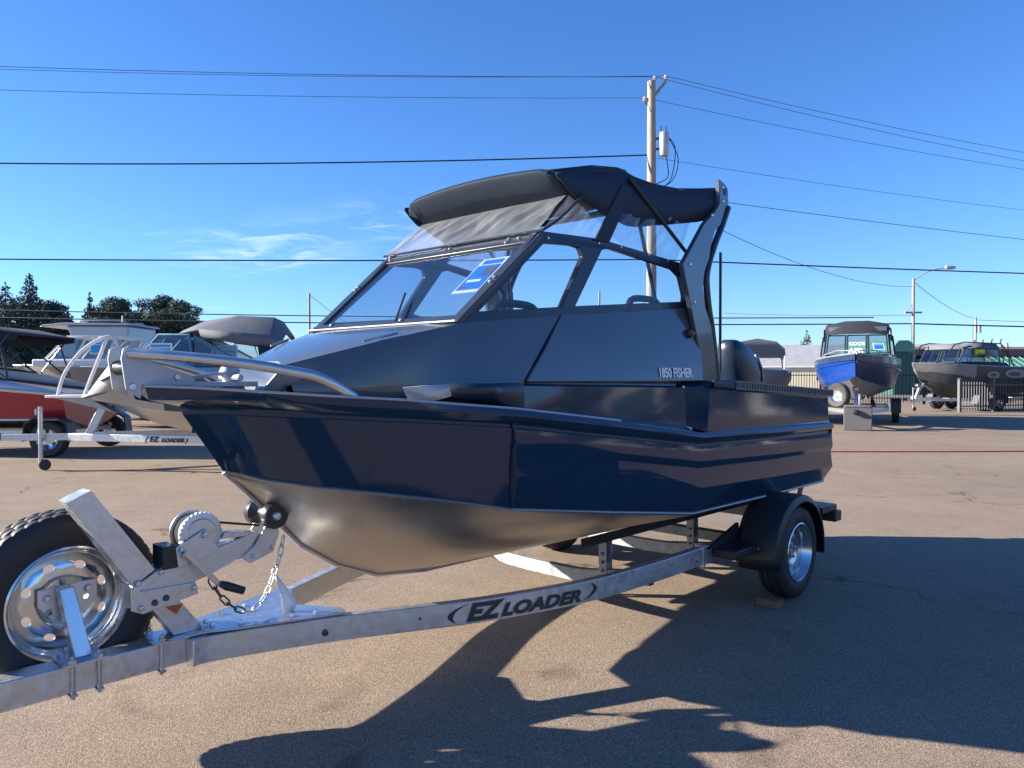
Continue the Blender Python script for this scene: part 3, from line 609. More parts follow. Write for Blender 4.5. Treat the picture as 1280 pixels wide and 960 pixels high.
def rail(sgn):
    rows = []
    for i, (u, v) in enumerate(RP):
        a = Vector(RP[max(i - 1, 0)]); c = Vector(RP[min(i + 1, len(RP) - 1)]); t = (c - a).normalized(); n = Vector((t.y, -t.x)); 
        if n.y < 0: n = -n
        zt = rail_z(u); hw = .026
        rows.append([(u + n.x * hw, v + n.y * hw, zt), (u + n.x * hw, v + n.y * hw, zt - .112), (u - n.x * hw, v - n.y * hw, zt - .112), (u - n.x * hw, v - n.y * hw, zt), (u + n.x * hw, v + n.y * hw, zt)])
    m = MB(); m.loft(rows); m.add(rows[0][:4], [(0, 1, 2, 3)]); m.add(rows[-1][:4], [(0, 1, 2, 3)])
    m.v = [(x, y * sgn, z) for x, y, z in m.v]
    return m.build('side_rail', 'galv', tl, bevel=.005, sharp=30)
port_rail = rail(1); rail(-1)
# gusset plate and bolts where rails meet the tongue
q = MB(); q.prism([(3.62, .055), (3.62, -.055), (3.48, -.12), (3.0, -.29), (2.97, -.22), (3.10, 0), (2.97, .22), (3.0, .29), (3.48, .12)], .412, .420, 'xy'); gus = q.build('gusset_plate', 'zinc', tl, bevel=.002)
for u, v in ((3.50, .03), (3.40, .09), (3.30, .13), (3.20, .17), (3.50, -.03), (3.40, -.09), (3.28, -.13), (3.1, .2)):
    q = MB(); q.lathe([(0, .016), (.010, .014), (.013, .006), (.013, 0)], (u, v, .420), 'z', 6, smooth=False); q.build('bolt', 'zinc', gus)
def ubolt(u, z0=TZ0, z1=TZ1):
    m = MB()
    for s in (1, -1):
        m.tube([(u, .064 * s, z0 - .016), (u, .064 * s, z1 + .035)], .0085, 8)
        m.lathe([(.016, 0), (.016, .014), (.008, .016)], (u, .064 * s, z1 + .010), 'z', 6, smooth=False)
    m.box((u - .014, -.075, z0 - .008), (u + .014, .075, z0)); return m.build('u_bolt', 'zinc', tongue)
for u in (4.05, 3.958, 3.725, 3.545): ubolt(u)
for ua, ub in ((4.085, 3.925), (3.76, 3.52)):
    q = MB(); q.box((ub, -.078, TZ1 + .001), (ua, .078, TZ1 + .010)); q.build('clamp_plate', 'zinc', tongue, bevel=.002)
# spare wheel on its post
def tyre(mb_c, Rr, rr, wd, seg=112):
    m = MB(); h_ = wd / 2
    prof = [(rr, -h_ * .82), (rr + .012, -h_ * .90), ((Rr + rr) / 2, -h_ * 1.0), (Rr - .045, -h_ * .97), (Rr - .018, -h_ * .86), (Rr - .004, -h_ * .74), (Rr, -h_ * .52), (Rr - .007, -h_ * .50), (Rr - .007, -h_ * .40), (Rr + .001, -h_ * .38), (Rr + .002, -h_ * .08), (Rr - .007, -h_ * .06)]
    prof = prof + [(r, -o) for r, o in reversed(prof)]
    def mod(i, j, r):
        n = len(prof); k = min(i, n - 1 - i)
        if k in (5, 6) and j % 4 == 0: return r - .005
        if k == 4 and j % 4 == 0: return r - .004
        if k in (9, 10) and j % 4 == 2: return r - .005
        return r
    m.lathe(prof, mb_c, 'y', seg, mod=mod); return m
def wheel(parent, c, Rr, rr, wd, side, name='wheel', rimmat='chrome_rim', seg=112, nh=8):
    e = empty(name, c); e.parent = parent
    tyre((0, 0, 0), Rr, rr * .97, wd, seg).build('tyre', 'rubber', e, sharp=35)
    m = MB(); s = side; f = wd / 2
    m.lathe([(rr * 1.0, f * .80 * s), (rr * 1.02, f * .93 * s), (rr * .985, f * .97 * s), (rr * .94, f * .86 * s), (rr * .92, f * .70 * s), (rr * .90, f * .60 * s), (rr * .87, f * .52 * s), (rr * .84, f * .10 * s), (rr * .82, -f * .2 * s), (rr * .9, -f * .7 * s), (rr, -f * .85 * s)], (0, 0, 0), 'y', 64)
    # disc with oval hand holes
    def dz(r): return float(np.interp(r / rr, [0, .20, .30, .40, .46, .60, .72, .86], [.20, .20, .20, .30, .38, .36, .30, .12])) * f * s
    nb = 6
    for k in range(nh):
        t0 = 2 * math.pi * k / nh; t1 = 2 * math.pi * (k + 1) / nh; ri, ro_ = .50 * rr, .855 * rr
        B = []; H = []
        for i in range(nb): B.append((ri + (ro_ - ri) * 0, t0 + (t1 - t0) * i / nb))
        for i in range(nb): B.append((ri + (ro_ - ri) * i / nb, t1))
        for i in range(nb): B.append((ro_, t1 + (t0 - t1) * i / nb))
        for i in range(nb): B.append((ro_ + (ri - ro_) * i / nb, t0))
        rc, tcn_ = .665 * rr, (t0 + t1) / 2
        for (r_, t_) in B:
            a_ = math.atan2((r_ - rc), (t_ - tcn_) * rc); H.append((rc + .072 * rr * math.sin(a_), tcn_ + .098 * rr * math.cos(a_) / rc))
        n = len(B); vs = [(r_ * math.cos(t_), dz(r_), r_ * math.sin(t_)) for r_, t_ in B] + [(r_ * math.cos(t_), dz(r_), r_ * math.sin(t_)) for r_, t_ in H] + [(r_ * math.cos(t_), dz(r_) - .012 * s, r_ * math.sin(t_)) for r_, t_ in H]
        m.add(vs, [(i, (i + 1) % n, n + (i + 1) % n, n + i) for i in range(n)] + [(n + i, n + (i + 1) % n, 2 * n + (i + 1) % n, 2 * n + i) for i in range(n)], True)
    m.lathe([(.505 * rr, dz(.50 * rr)), (.46 * rr, dz(.46 * rr)), (.40 * rr, dz(.40 * rr)), (.30 * rr, dz(.3 * rr)), (.19 * rr, dz(.2 * rr)), (.17 * rr, dz(.2 * rr) - .02 * s)], (0, 0, 0), 'y', 48)
    ro2 = m.build('rim', rimmat, e, sharp=45)
    for k in range(5):
        t = 2 * math.pi * k / 5 + .3; x, z = .27 * rr * math.cos(t), .27 * rr * math.sin(t)
        q = MB(); q.lathe([(0, .022 * s), (.009, .020 * s), (.011, .004 * s), (.011, -.01 * s)], (x, dz(.27 * rr), z), 'y', 6, smooth=False); q.build('wheel_nut', 'zinc', ro2)
    return e
SP = (4.01, -.19, .60)
spw = wheel(tl, SP, .352, .218, .20, 1, 'spare_wheel', seg=176)
q = MB(); plate(q, [(4.115, .665), (3.905, .675), (3.905, .60), (3.95, .545), (4.06, .535), (4.115, .60)], [circ(4.075, .575, .012), circ(3.945, .61, .012)], lambda u, z: (u, -.118, z), (0, -.012, 0)); car = q.build('spare_carrier', 'galv', tl, weld=False, bevel=.002)
q = MB(); q.add([(4.060, -.112, .675), (4.008, -.112, .675), (4.060, -.05, .675), (4.008, -.05, .675), (4.030, -.045, .418), (3.965, -.045, .418), (4.030, .02, .418), (3.965, .02, .418)], [(0, 1, 3, 2), (4, 6, 7, 5), (0, 2, 6, 4), (1, 5, 7, 3), (2, 3, 7, 6), (0, 4, 5, 1)]); q.build('carrier_post', 'zinc', car, bevel=.004)
for x, z in ((4.085, .63), (3.94, .645)):
    q = MB(); q.lathe([(0, .022), (.012, .020), (.016, .006), (.016, -.05)], (x, -.118, z), 'y', 6, smooth=False); q.build('bolt', 'zinc', car)
# winch stand
ws_ = empty('winch_stand', (0, 0, 0)); ws_.parent = tl
def uprism(name, poly, a, b, mat='galv', parent=ws_, bev=.004):
    m = MB(); m.prism(poly, a, b); return m.build(name, mat, parent, bevel=bev)
# open channel arm that leans forward over the spare wheel
cp = [(4.060, 1.015), (3.975, 1.052), (3.742, .708), (3.826, .655)]
q = MB(); q.prism(cp, .036, .042)
ax_ = (Vector((3.742, .708)) - Vector((3.975, 1.052))).normalized(); nn = Vector((-ax_.y, ax_.x))
for a, b_ in ((cp[0], cp[3]), (cp[1], cp[2])):
    a = Vector(a); b_ = Vector(b_); o = .004 * (1 if a == Vector(cp[0]) else -1); dr = Vector((-nn.x, -nn.y)) * 1
    q.add([(a.x, .042, a.y), (b_.x, .042, b_.y), (b_.x, -.055, b_.y), (a.x, -.055, a.y)], [(0, 1, 2, 3)])
q.add([(cp[0][0], .042, cp[0][1]), (cp[1][0], .042, cp[1][1]), (cp[1][0], -.055, cp[1][1]), (cp[0][0], -.055, cp[0][1])], [(0, 1, 2, 3)])
q.build('channel_arm', 'galv', ws_, bevel=.003)
uprism('main_arm', [(3.822, .648), (3.705, .700), (3.30, .795), (3.262, .775), (3.275, .722), (3.50, .645), (3.64, .607), (3.806, .552)], -.038, .038)
for y0, y1 in ((.0385, .047), (-.047, -.0385)):
    uprism('side_plate', [(3.835, .648), (3.705, .716), (3.69, .700), (3.80, .632), (3.578, .625), (3.565, .575), (3.79, .538), (3.835, .56)], y0, y1, bev=.002)
uprism('stand_post', [(3.755, .555), (3.640, .560), (3.535, .418), (3.665, .418)], -.036, .036)
q = MB(); q.slab([(3.70, .0372, .545), (3.625, .0372, .545), (3.655, .0372, .505)], .001); q.build('reflector_sticker', 'orange_sticker', ws_)
for x, z in ((3.81, .665), (3.72, .695), (3.80, .565), (3.585, .605), (3.70, .585), (3.745, .575)):
    q = MB(); q.lathe([(0, .016), (.010, .014), (.014, .004), (.014, 0)], (x, .047, z), 'y', 6, smooth=False); q.build('bolt', 'zinc' if x != 3.70 and x != 3.745 else 'steel_dark', ws_)
# winch
wi = empty('winch', (0, 0, 0)); wi.parent = tl
wc = (3.552, -.005, .822)
q = MB(); q.lathe([(0, -.055), (.090, -.055), (.090, -.050), (.045, -.048), (.045, .030), (.090, .032), (.090, .038), (0, .038)], wc, 'y', 36); q.build('drum', 'galv', wi, sharp=35)
q = MB(); q.lathe([(.046, -.047), (.076, -.047), (.078, -.02), (.077, .010), (.076, .029), (.046, .029)], wc, 'y', 36); q.build('strap_roll', 'carpet', wi)
q = MB(); n = 60
q.lathe([(0, .056), (.062, .056), (.066, .052), (.084, .052), (.088, .050), (.088, .040), (0, .040)], wc, 'y', 120, mod=lambda i, j, r: r + (.005 if (j // 2) % 2 and r > .086 else 0)); q.build('gear', 'galv', wi, sharp=30)
q = MB(); q.prism([(3.665, .785), (3.655, .700), (3.48, .742), (3.49, .765), (3.53, .838), (3.545, .845), (3.56, .838)], .057, .063); q.build('cheek_plate', 'galv', wi, bevel=.002)
q = MB(); q.box((3.655, -.05, .702), (3.715, .060, .795)); q.build('gear_housing', 'black_plastic', wi, bevel=.004)
for cx_, cz_2, rr_ in ((3.548, .822, .016), (3.636, .752, .015), (3.648, .775, .010)):
    q = MB(); q.lathe([(0, .020), (rr_ * .7, .018), (rr_, 0)], (cx_, .063, cz_2), 'y', 10); q.build('shaft_end', 'zinc', wi)
q = MB(); q.prism([(3.650, .762), (3.632, .775), (3.50, .628), (3.470, .604), (3.480, .590), (3.515, .610)], .092, .100); hd = q.build('crank_handle', 'zinc', wi, bevel=.002)
q = MB(); q.tube([(3.495, .10, .612), (3.47, .105, .598), (3.40, .115, .566)], [.014, .019, .017], 12); q.build('grip', 'black_plastic', hd)
q = MB(); q.tube([(3.50, 0, .862), (3.36, .0, .832), (3.265, 0, .812)], .0055, 6); q.build('winch_strap', 'carpet', wi)
# bow roller and its brackets
br_ = empty('bow_roller', (0, 0, 0)); br_.parent = tl
q = MB(); q.lathe([(0, -.10), (.055, -.10), (.060, -.09), (.060, -.055), (.050, -.045), (.032, -.03), (.026, 0), (.032, .03), (.050, .045), (.060, .055), (.060, .09), (.055, .10), (0, .10)], (3.232, 0, .862), 'y', 32); q.build('roller', 'roller_rubber', br_, sharp=40)
q = MB(); q.lathe([(0, .115), (.014, .113), (.020, .104), (.022, .099)], (3.232, 0, .862), 'y', 12); q.build('axle_bolt', 'zinc', br_)
for s in (1, -1):
    q = MB(); plate(q, [(3.245, .885), (3.215, .875), (3.195, .775), (3.225, .695), (3.335, .660), (3.375, .690), (3.315, .735), (3.27, .80)], [], lambda u, z: (u, .048 * s, z), (0, .006 * s, 0)); po = q.build('roller_bracket', 'galv', br_, weld=False, bevel=.0015)
    for x, z in ((3.325, .692), (3.235, .715)):
        q = MB(); q.lathe([(0, .012 * s), (.008, .011 * s), (.011, 0)], (x, .054 * s, z), 'y', 8); q.build('bolt', 'zinc', po)
q = MB(); q.prism([(3.46, .785), (3.445, .81), (3.36, .80), (3.28, .79), (3.29, .778)], -.036, .036); q.build('arm_cap', 'zinc', br_, bevel=.002)
# safety chain, link by link
CH = smoothpath([(3.505, .045, .605), (3.470, .06, .540), (3.405, .07, .478), (3.330, .065, .458), (3.262, .055, .510), (3.222, .05, .590), (3.188, .045, .670), (3.165, .04, .765)], 14)
acc = 0; nxt = 0; k = 0
lm = MB(); lp = []
for i in range(20):
    t = 2 * math.pi * i / 20; lp.append((.017 * math.cos(t) + .010 * (1 if math.cos(t) > 0 else -1) * (abs(math.cos(t)) > .05), .011 * math.sin(t), 0))
lm.tube(lp, .0038, 6, closed=True); link_me = lm.mesh('link', True, None); link_me.materials.append(M('steel_dark')); link_me2 = link_me.copy(); link_me2.materials.clear(); link_me2.materials.append(M('galv'))
chain = empty('safety_chain', (0, 0, 0)); chain.parent = tl
for i in range(1, len(CH)):
    acc += (CH[i] - CH[i - 1]).length
    if acc >= nxt:
        d_ = (CH[min(i + 1, len(CH) - 1)] - CH[i - 1]).normalized()
        o = bpy.data.objects.new('chain_link', link_me if acc < .22 else link_me2); COL.objects.link(o); o.parent = chain
        mt = frame(CH[i], d_, (0, 1, 0) if k % 2 else Vector((0, 1, 0)).cross(d_)); o.matrix_local = mt; nxt += .044; k += 1
q = MB(); q.loft([[(3.232, .075, .585), (3.222, .080, .592)], [(3.222, .078, .555), (3.190, .085, .545)], [(3.205, .082, .500), (3.150, .095, .485)], [(3.200, .085, .455), (3.128, .100, .450)], [(3.195, .09, .422), (3.150, .098, .420)]], smooth=True); q.build('paper_tag', 'paper_white', chain, thick=.001)
# lettering on the port rail: two italic words between swooshes, following the curve of the rail
def on_rail(s_, zz):
    """s_ = distance aft of u=2.62 along the rail's outer face"""
    pts = [Vector((u, v)) for u, v in RP]; acc = 0
    k0 = next(i for i, p in enumerate(pts) if p.x < 2.62)
    i = k0
    while s_ > (pts[i + 1] - pts[i]).length: s_ -= (pts[i + 1] - pts[i]).length; i += 1
    t = (pts[i + 1] - pts[i]).normalized(); p = pts[i] + t * s_; n = Vector((-t.y, t.x)); n = n if n.y > 0 else -n
    p = p + n * .0275; return (p.x, p.y, rail_z(p.x) - .112 + zz)
def rail_text(name, txt, size, s0, z0, mat, lift=0, **k):
    me = text_mesh(txt, size, depth=.0, **k)
    for v in me.vertices:
        x, y, z = on_rail(max(0.0, s0 + v.co.x), z0 + v.co.y); v.co = (x, y + .0012 + lift, z)
    me.materials.clear(); me.materials.append(M(mat)); return link(name, me, port_rail)
def swoosh(s0, dirn):
    q = MB(); A = []; B_ = []
    for i in range(13):
        t = -1 + 2 * i / 12; z = .056 + .044 * t
        xo = s0 - dirn * (.068 * (1 - t * t)) + .030 * t
        wdt = .026 * (1 - t * t) + .0015
        A.append(on_rail(xo, z)); B_.append(on_rail(xo + dirn * wdt, z))
    q.loft([A, B_]); q.v = [(x, y + .0012, z) for x, y, z in q.v]; return q.build('logo_swoosh', 'logo_dark', port_rail)
swoosh(.130, 1); swoosh(.835, -1)
rail_text('logo_lettering', 'EZ', .112, .150, .018, 'logo_mid', -.0004, bold=.0075, shear=.30, sx=1.22)
rail_text('logo_lettering', 'EZ', .112, .150, .018, 'logo_dark', .0004, bold=.0045, shear=.30, sx=1.22)
rail_text('logo_lettering', 'LOADER', .082, .330, .018, 'logo_mid', -.0004, bold=.0060, shear=.30, sx=1.46)
rail_text('logo_lettering', 'LOADER', .082, .330, .018, 'logo_dark', .0004, bold=.0035, shear=.30, sx=1.46)
def rail_dot(u, z, r, mat, name):
    i = min(range(len(RP)), key=lambda k: abs(RP[k][0] - u)); v = RP[i][1]
    j = i + 1; t = (Vector(RP[j]) - Vector(RP[i])).normalized(); n = Vector((-t.y, t.x)); n = n if n.y > 0 else -n
    c = Vector((RP[i][0] + n.x * .0265, v + n.y * .0265, z)); N3 = Vector((n.x, n.y, 0))
    q = MB(); q.tube([c - N3 * .004, c + N3 * .006, c + N3 * .010], [r, r, r * .5], 12); return q.build(name, mat, port_rail)
rail_dot(3.06, .342, .015, 'steel_dark', 'marker_light_bezel'); rail_dot(3.06, .342, .010, 'amber', 'marker_light')
rail_dot(2.66, .352, .006, 'steel_dark', 'bolt_hole'); rail_dot(.62, .345, .011, 'zinc', 'bolt'); rail_dot(.86, .35, .006, 'steel_dark', 'bolt_hole')
# cross members that dip under the keel, bunks and brackets
for u in (1.30, .30):
    q = MB(); P = [(u, -.80, .335), (u, -.52, .300), (u, -.30, .268), (u, 0, .262), (u, .30, .268), (u, .52, .300), (u, .80, .335)]
    P = smoothpath(P, 4); q.loft([[(p.x + .025, p.y, p.z + .04), (p.x + .025, p.y, p.z - .04), (p.x - .025, p.y, p.z - .04), (p.x - .025, p.y, p.z + .04), (p.x + .025, p.y, p.z + .04)] for p in P]); q.build('cross_member', 'galv_rough', tl, bevel=.004)
q = MB(); q.box((-.04, -1.0, .30), (.04, 1.0, .37)); q.build('axle', 'galv_rough', tl, bevel=.005)
q = MB(); q.box((-1.00, -.76, .32), (-.93, .76, .41)); q.build('rear_cross_member', 'galv_rough', tl, bevel=.004)
for s in (1, -1):
    # bunk under the hull, touching the bottom plating
    q = MB(); q.prism([(.43 * s, .532), (.53 * s, .562), (.525 * s, .508), (.435 * s, .480)], -.90, 1.48, 'yz'); bkk = q.build('bunk', 'carpet', tl, bevel=.006)
    for u in (1.30, .30):
        q = MB(); q.box((u - .031, (.455 if s > 0 else -.505), .30), (u - .026, (.505 if s > 0 else -.455), .50)); q.box((u + .026, (.455 if s > 0 else -.505), .30), (u + .031, (.505 if s > 0 else -.455), .50)); q.box((u - .031, (.450 if s > 0 else -.455), .36), (u + .031, (.455 if s > 0 else -.450), .52)); bkt = q.build('bunk_bracket', 'galv_rough', tl)
        for z in (.33, .38, .43):
            q = MB(); q.lathe([(0, .010), (.009, .009), (.011, 0)], (u + .031, .48 * s, z), 'x', 8); q.build('bolt', 'steel_dark', bkt)
    # wheel, fender, step
    wheel(tl, (-.03, 1.005 * s, .305), .305, .192, .19, s, 'wheel', seg=80)
    q = MB(); fpth = []
    for i in range(17):
        t = math.radians(-12 + 204 * i / 16); fpth.append((-.03 + .40 * math.cos(t), .315 + .375 * math.sin(t) ** 1 if math.sin(t) > 0 else .315 + .375 * math.sin(t)))
    rows = []
    for x, z in fpth:
        cx, cz = -.03, .315; dx, dz_ = x - cx, z - cz
        rows.append([(cx + dx * .98, s * .835, cz + dz_ * .98), (x, s * .86, z), (x, s * 1.06, z), (cx + dx * .985, s * 1.10, cz + dz_ * .985), (cx + dx * .90, s * 1.118, cz + dz_ * .90), (cx + dx * .86, s * 1.118, cz + dz_ * .86)])
    q.loft(rows, smooth=True); q.build('fender', 'black_plastic', tl, sharp=50, thick=.006)
    q = MB(); q.prism([(-.03 + .385 * math.cos(math.radians(a)), .315 + .365 * math.sin(math.radians(a))) for a in range(-10, 191, 10)], .83 * s, .836 * s); q.build('fender_back', 'black_plastic', tl)
    q = MB(); q.box((.28, min(.815 * s, .985 * s), .345), (.64, max(.815 * s, .985 * s), .405)); stp = q.build('fender_step', 'black_plastic', tl, bevel=.01)
    q = MB(); q.lathe([(0, .012 * s), (.010, .010 * s), (.013, 0)], (.36, .985 * s, .375), 'y', 10); q.build('marker_light', 'amber', stp)
    q = MB(); q.prism([(.72, .406), (.30, .406), (.33, .52), (.55, .46)], min(.815 * s, .835 * s), max(.815 * s, .835 * s)); q.build('fender_bracket', 'black_plastic', tl)
    q = MB(); q.box((.725, min(.755 * s, .818 * s), .300), (.745, max(.755 * s, .818 * s), .432)); q.build('rail_clamp', 'galv', tl)
    # guide post and lamp at the stern
    q = MB(); q.tube([(-.62, .80 * s, .42), (-.60, .86 * s, .66)], .018, 8); q.build('guide_post', 'galv_rough', tl)
    q = MB(); q.box((-.98, min(.72 * s, .98 * s), .45), (-.70, max(.72 * s, .98 * s), .50)); q.build('lamp_bracket', 'black_plastic', tl, bevel=.008)
    q = MB(); q.box((-1.02, min(.84 * s, 1.0 * s), .37), (-.90, max(.84 * s, 1.0 * s), .449)); lb = q.build('tail_lamp', 'black_plastic', tl, bevel=.008)
    q = MB(); q.box((-1.026, min(.86 * s, .98 * s), .38), (-1.021, max(.86 * s, .98 * s), .44)); q.build('tail_lamp_lens', 'red_plastic', lb)
    # wood block behind / before the wheel
q = MB(); q.box((-.07, -.045, 0), (.07, .045, .045)); ck = q.build('wheel_chock', 'wood_block', None, bevel=.003)
tag(ck, 'small brown wood block wedged against the wheel of the navy boat trailer', 'chock')
def b2w(u, v, z=0): 
    c, s = math.cos(BRZ), math.sin(BRZ); return (BO[0] + u * c - v * s, BO[1] + u * s + v * c, z)
ck.location = b2w(.265, 1.02, 0); ck.rotation_euler = (0, 0, BRZ + 1.5)
# ================================================================ background
def P(px, y, Yd): return ((px - 640) / 961 * Yd, Yd, CAM_H - (y - 466) / 961 * Yd)
pbr('silver_paint', (0.40, 0.42, 0.44), 0.35, 0.5, 0.08, 6)
pbr('teal_dark', (0.02, 0.055, 0.085), 0.25, 0.0, 0.08, 4, coat=0.3)
pbr('teal_frame', (0.10, 0.22, 0.30), 0.4, 0.2, 0.08, 6)
pbr('white_gel', (0.66, 0.66, 0.65), 0.3, 0.0, 0.05, 4, coat=0.2)
pbr('red_gel', (0.36, 0.018, 0.03), 0.25, 0.0, 0.10, 3, coat=0.4)
pbr('grey_canvas', (0.125, 0.135, 0.155), 0.85, 0.0, 0.12, 5, bump=0.2, bscale=14)
pbr('black_canvas', (0.018, 0.022, 0.03), 0.85, 0.0, 0.15, 5, bump=0.2, bscale=14)
pbr('blue_paint', (0.006, 0.046, 0.25), 0.22, 0.0, 0.08, 4, coat=0.4)
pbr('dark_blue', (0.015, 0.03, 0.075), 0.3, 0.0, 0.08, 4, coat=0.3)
pbr('grey_hull', (0.22, 0.22, 0.23), 0.45, 0.4, 0.1, 6)
pbr('camo_dark', (0.05, 0.06, 0.065), 0.5, 0.1, 0.25, 5)
pbr('concrete', (0.10, 0.10, 0.105), 0.9, 0.0, 0.35, 40, bump=0.3, bscale=90)
pbr('fence_black', (0.02, 0.024, 0.03), 0.5, 0.3, 0.1, 10)
pbr('fence_grey', (0.10, 0.11, 0.12), 0.5, 0.5, 0.15, 10)
pbr('siding_cream', (0.62, 0.56, 0.44), 0.8, 0.0, 0.08, 2)
pbr('roof_grey', (0.36, 0.36, 0.38), 0.6, 0.2, 0.12, 2)
pbr('roof_green', (0.10, 0.26, 0.20), 0.5, 0.2, 0.10, 2)
pbr('wall_green', (0.03, 0.12, 0.105), 0.6, 0.1, 0.10, 2)
pbr('roof_brown', (0.16, 0.085, 0.07), 0.8, 0.0, 0.15, 3)
pbr('wall_grey', (0.30, 0.31, 0.33), 0.8, 0.0, 0.08, 1)
pbr('pole_wood', (0.33, 0.28, 0.225), 0.85, 0.0, 0.30, 5, bump=0.4, bscale=20, stretch=(4, 4, .35))
pbr('wire_black', (0.012, 0.013, 0.016), 0.6, 0.0, 0.05, 4)
pbr('wire_grey', (0.10, 0.13, 0.17), 0.5, 0.2, 0.05, 4)
pbr('transformer_grey', (0.42, 0.44, 0.46), 0.45, 0.3, 0.08, 5)
pbr('porcelain', (0.45, 0.43, 0.42), 0.25, 0.0, 0.05, 5)
pbr('yellow_print', (0.75, 0.80, 0.02), 0.5, 0.0, 0.03, 5)
pbr('red_cord', (0.45, 0.045, 0.03), 0.6, 0.0, 0.1, 5)
pbr('bark', (0.07, 0.055, 0.042), 0.9, 0.0, 0.3, 6)
def leafmat(name, c, k=0.35):
    m = bpy.data.materials.new(name); m.use_nodes = True; t = m.node_tree; N = t.nodes; b = N['Principled BSDF']
    oi = N.new('ShaderNodeTexCoord'); ns = N.new('ShaderNodeTexNoise'); ns.inputs['Scale'].default_value = 1.1; ns.inputs['Detail'].default_value = 5
    t.links.new(oi.outputs['Object'], ns.inputs['Vector'])
    mr = N.new('ShaderNodeMapRange'); mr.inputs[1].default_value = .3; mr.inputs[2].default_value = .7; t.links.new(ns.outputs[0], mr.inputs[0])
    mx = N.new('ShaderNodeMix'); mx.data_type = 'RGBA'; mx.inputs['A'].default_value = (*[q * (1 - k) for q in c], 1); mx.inputs['B'].default_value = (*[q * (1 + k) for q in c], 1)
    t.links.new(mr.outputs[0], mx.inputs['Factor']); t.links.new(mx.outputs['Result'], b.inputs['Base Color']); b.inputs['Roughness'].default_value = .8; b.inputs['Specular IOR Level'].default_value = .15
    MATS[name] = m
leafmat('needles', (0.058, 0.085, 0.075)); leafmat('leaves', (0.075, 0.105, 0.075)); leafmat('leaves_red', (0.11, 0.035, 0.04)); leafmat('leaves_pale', (0.085, 0.115, 0.065))
glass('bg_glass', (0.50, 0.58, 0.62), 0.10, 0.05)

def bg_hull(root, L, beam, zk, zc, zs, zb, side, bottom, tm=.50, pw=2.3, bow_over=.30, nst=14, stripe=None, smooth=True, x0=0.0):
    """bow at local x=x0, stern at x0-L"""
    G, Cc, Kk, Mm = [], [], [], []
    for i in range(nst + 1):
        t = i / nst; f = max(0, (t - tm) / (1 - tm)); hb = beam / 2 * (1 - f ** pw); hc = beam / 2 * .84 * (1 - min(1, f * 1.06) ** (pw * .8))
        x = x0 - L + L * t; xg = x; xc = x - bow_over * .55 * f ** 2; xk = x - bow_over * f ** 2 * 1.4
        zg = zs + (zb - zs) * t ** 1.8; zcc = zc + (zb - zc) * .38 * f ** 2; zkk = zk + (zcc - .02 - zk) * f ** 3.2
        G.append((xg, max(hb, .012), zg)); Cc.append((xc, max(hc, .008), zcc)); Kk.append((xk, 0, min(zkk, zcc - .012)))
        Mm.append((lerp(G[-1], Cc[-1], .42)[0], max(hb, .012) * .995 * .6 + max(hb, .012) * .4, lerp(G[-1], Cc[-1], .35)[2]))
    a = MB(); a.loft([G, Mm, Cc]); a.mirror_y()
    a.add([G[0], Mm[0], Cc[0], Kk[0], (Cc[0][0], -Cc[0][1], Cc[0][2]), (Mm[0][0], -Mm[0][1], Mm[0][2]), (G[0][0], -G[0][1], G[0][2])], [tuple(range(7))])
    a.build('hull_side', side, root)
    a = MB(); a.loft([Cc, Kk], smooth=True); a.mirror_y(); a.build('hull_bottom', bottom, root, sharp=25)
    a = MB(); D = [(x, y * .97, z - .05) for x, y, z in G]; a.loft([D, [(x, -y, z) for x, y, z in D]]); a.build('deck', 'grey_hull', root)
    for s in (1, -1):
        a = MB(); a.tube([(x, y * s, z) for x, y, z in G], .022, 6); a.build('gunwale', 'silver_paint', root)
    if stripe:
        for s in (1, -1):
            a = MB(); a.tube([(x, (y + .004) * s, z) for x, y, z in Mm], .018, 4); a.build('strake', stripe, root)
    return G, Mm, Cc, Kk
def simple_wheel(parent, c, Rr, rr, wd, ax='y', rim='chrome_rim'):
    e = empty('wheel', c); e.parent = parent
    if ax == 'x': e.rotation_euler = (0, 0, math.pi / 2)
    m = MB(); h_ = wd / 2; m.lathe([(rr, -h_ * .9), (Rr * .9, -h_), (Rr, -h_ * .75), (Rr, h_ * .75), (Rr * .9, h_), (rr, h_ * .9)], (0, 0, 0), 'y', 40); m.build('tyre', 'rubber', e)
    m = MB()
    for s in (1, -1):
        m.lathe([(rr, h_ * .9 * s), (rr * .9, h_ * .6 * s), (rr * .5, h_ * .35 * s), (rr * .25, h_ * .5 * s), (0, h_ * .5 * s)], (0, 0, 0), 'y', 30)
    m.lathe([(rr, -h_ * .9), (rr, h_ * .9)], (0, 0, 0), 'y', 30); ro_ = m.build('rim', rim, e)
    for k in range(5):
        t = k * 1.2566; q = MB(); q.slab([(rr * .55 * math.cos(t + d_), h_ * .62, rr * .55 * math.sin(t + d_)) if k2 else (rr * .86 * math.cos(t + d_), h_ * .72, rr * .86 * math.sin(t + d_)) for d_, k2 in ((-.25, 0), (.25, 0), (.25, 1), (-.25, 1))], .01); q.build('rim_slot', 'steel_dark', ro_)
    return e
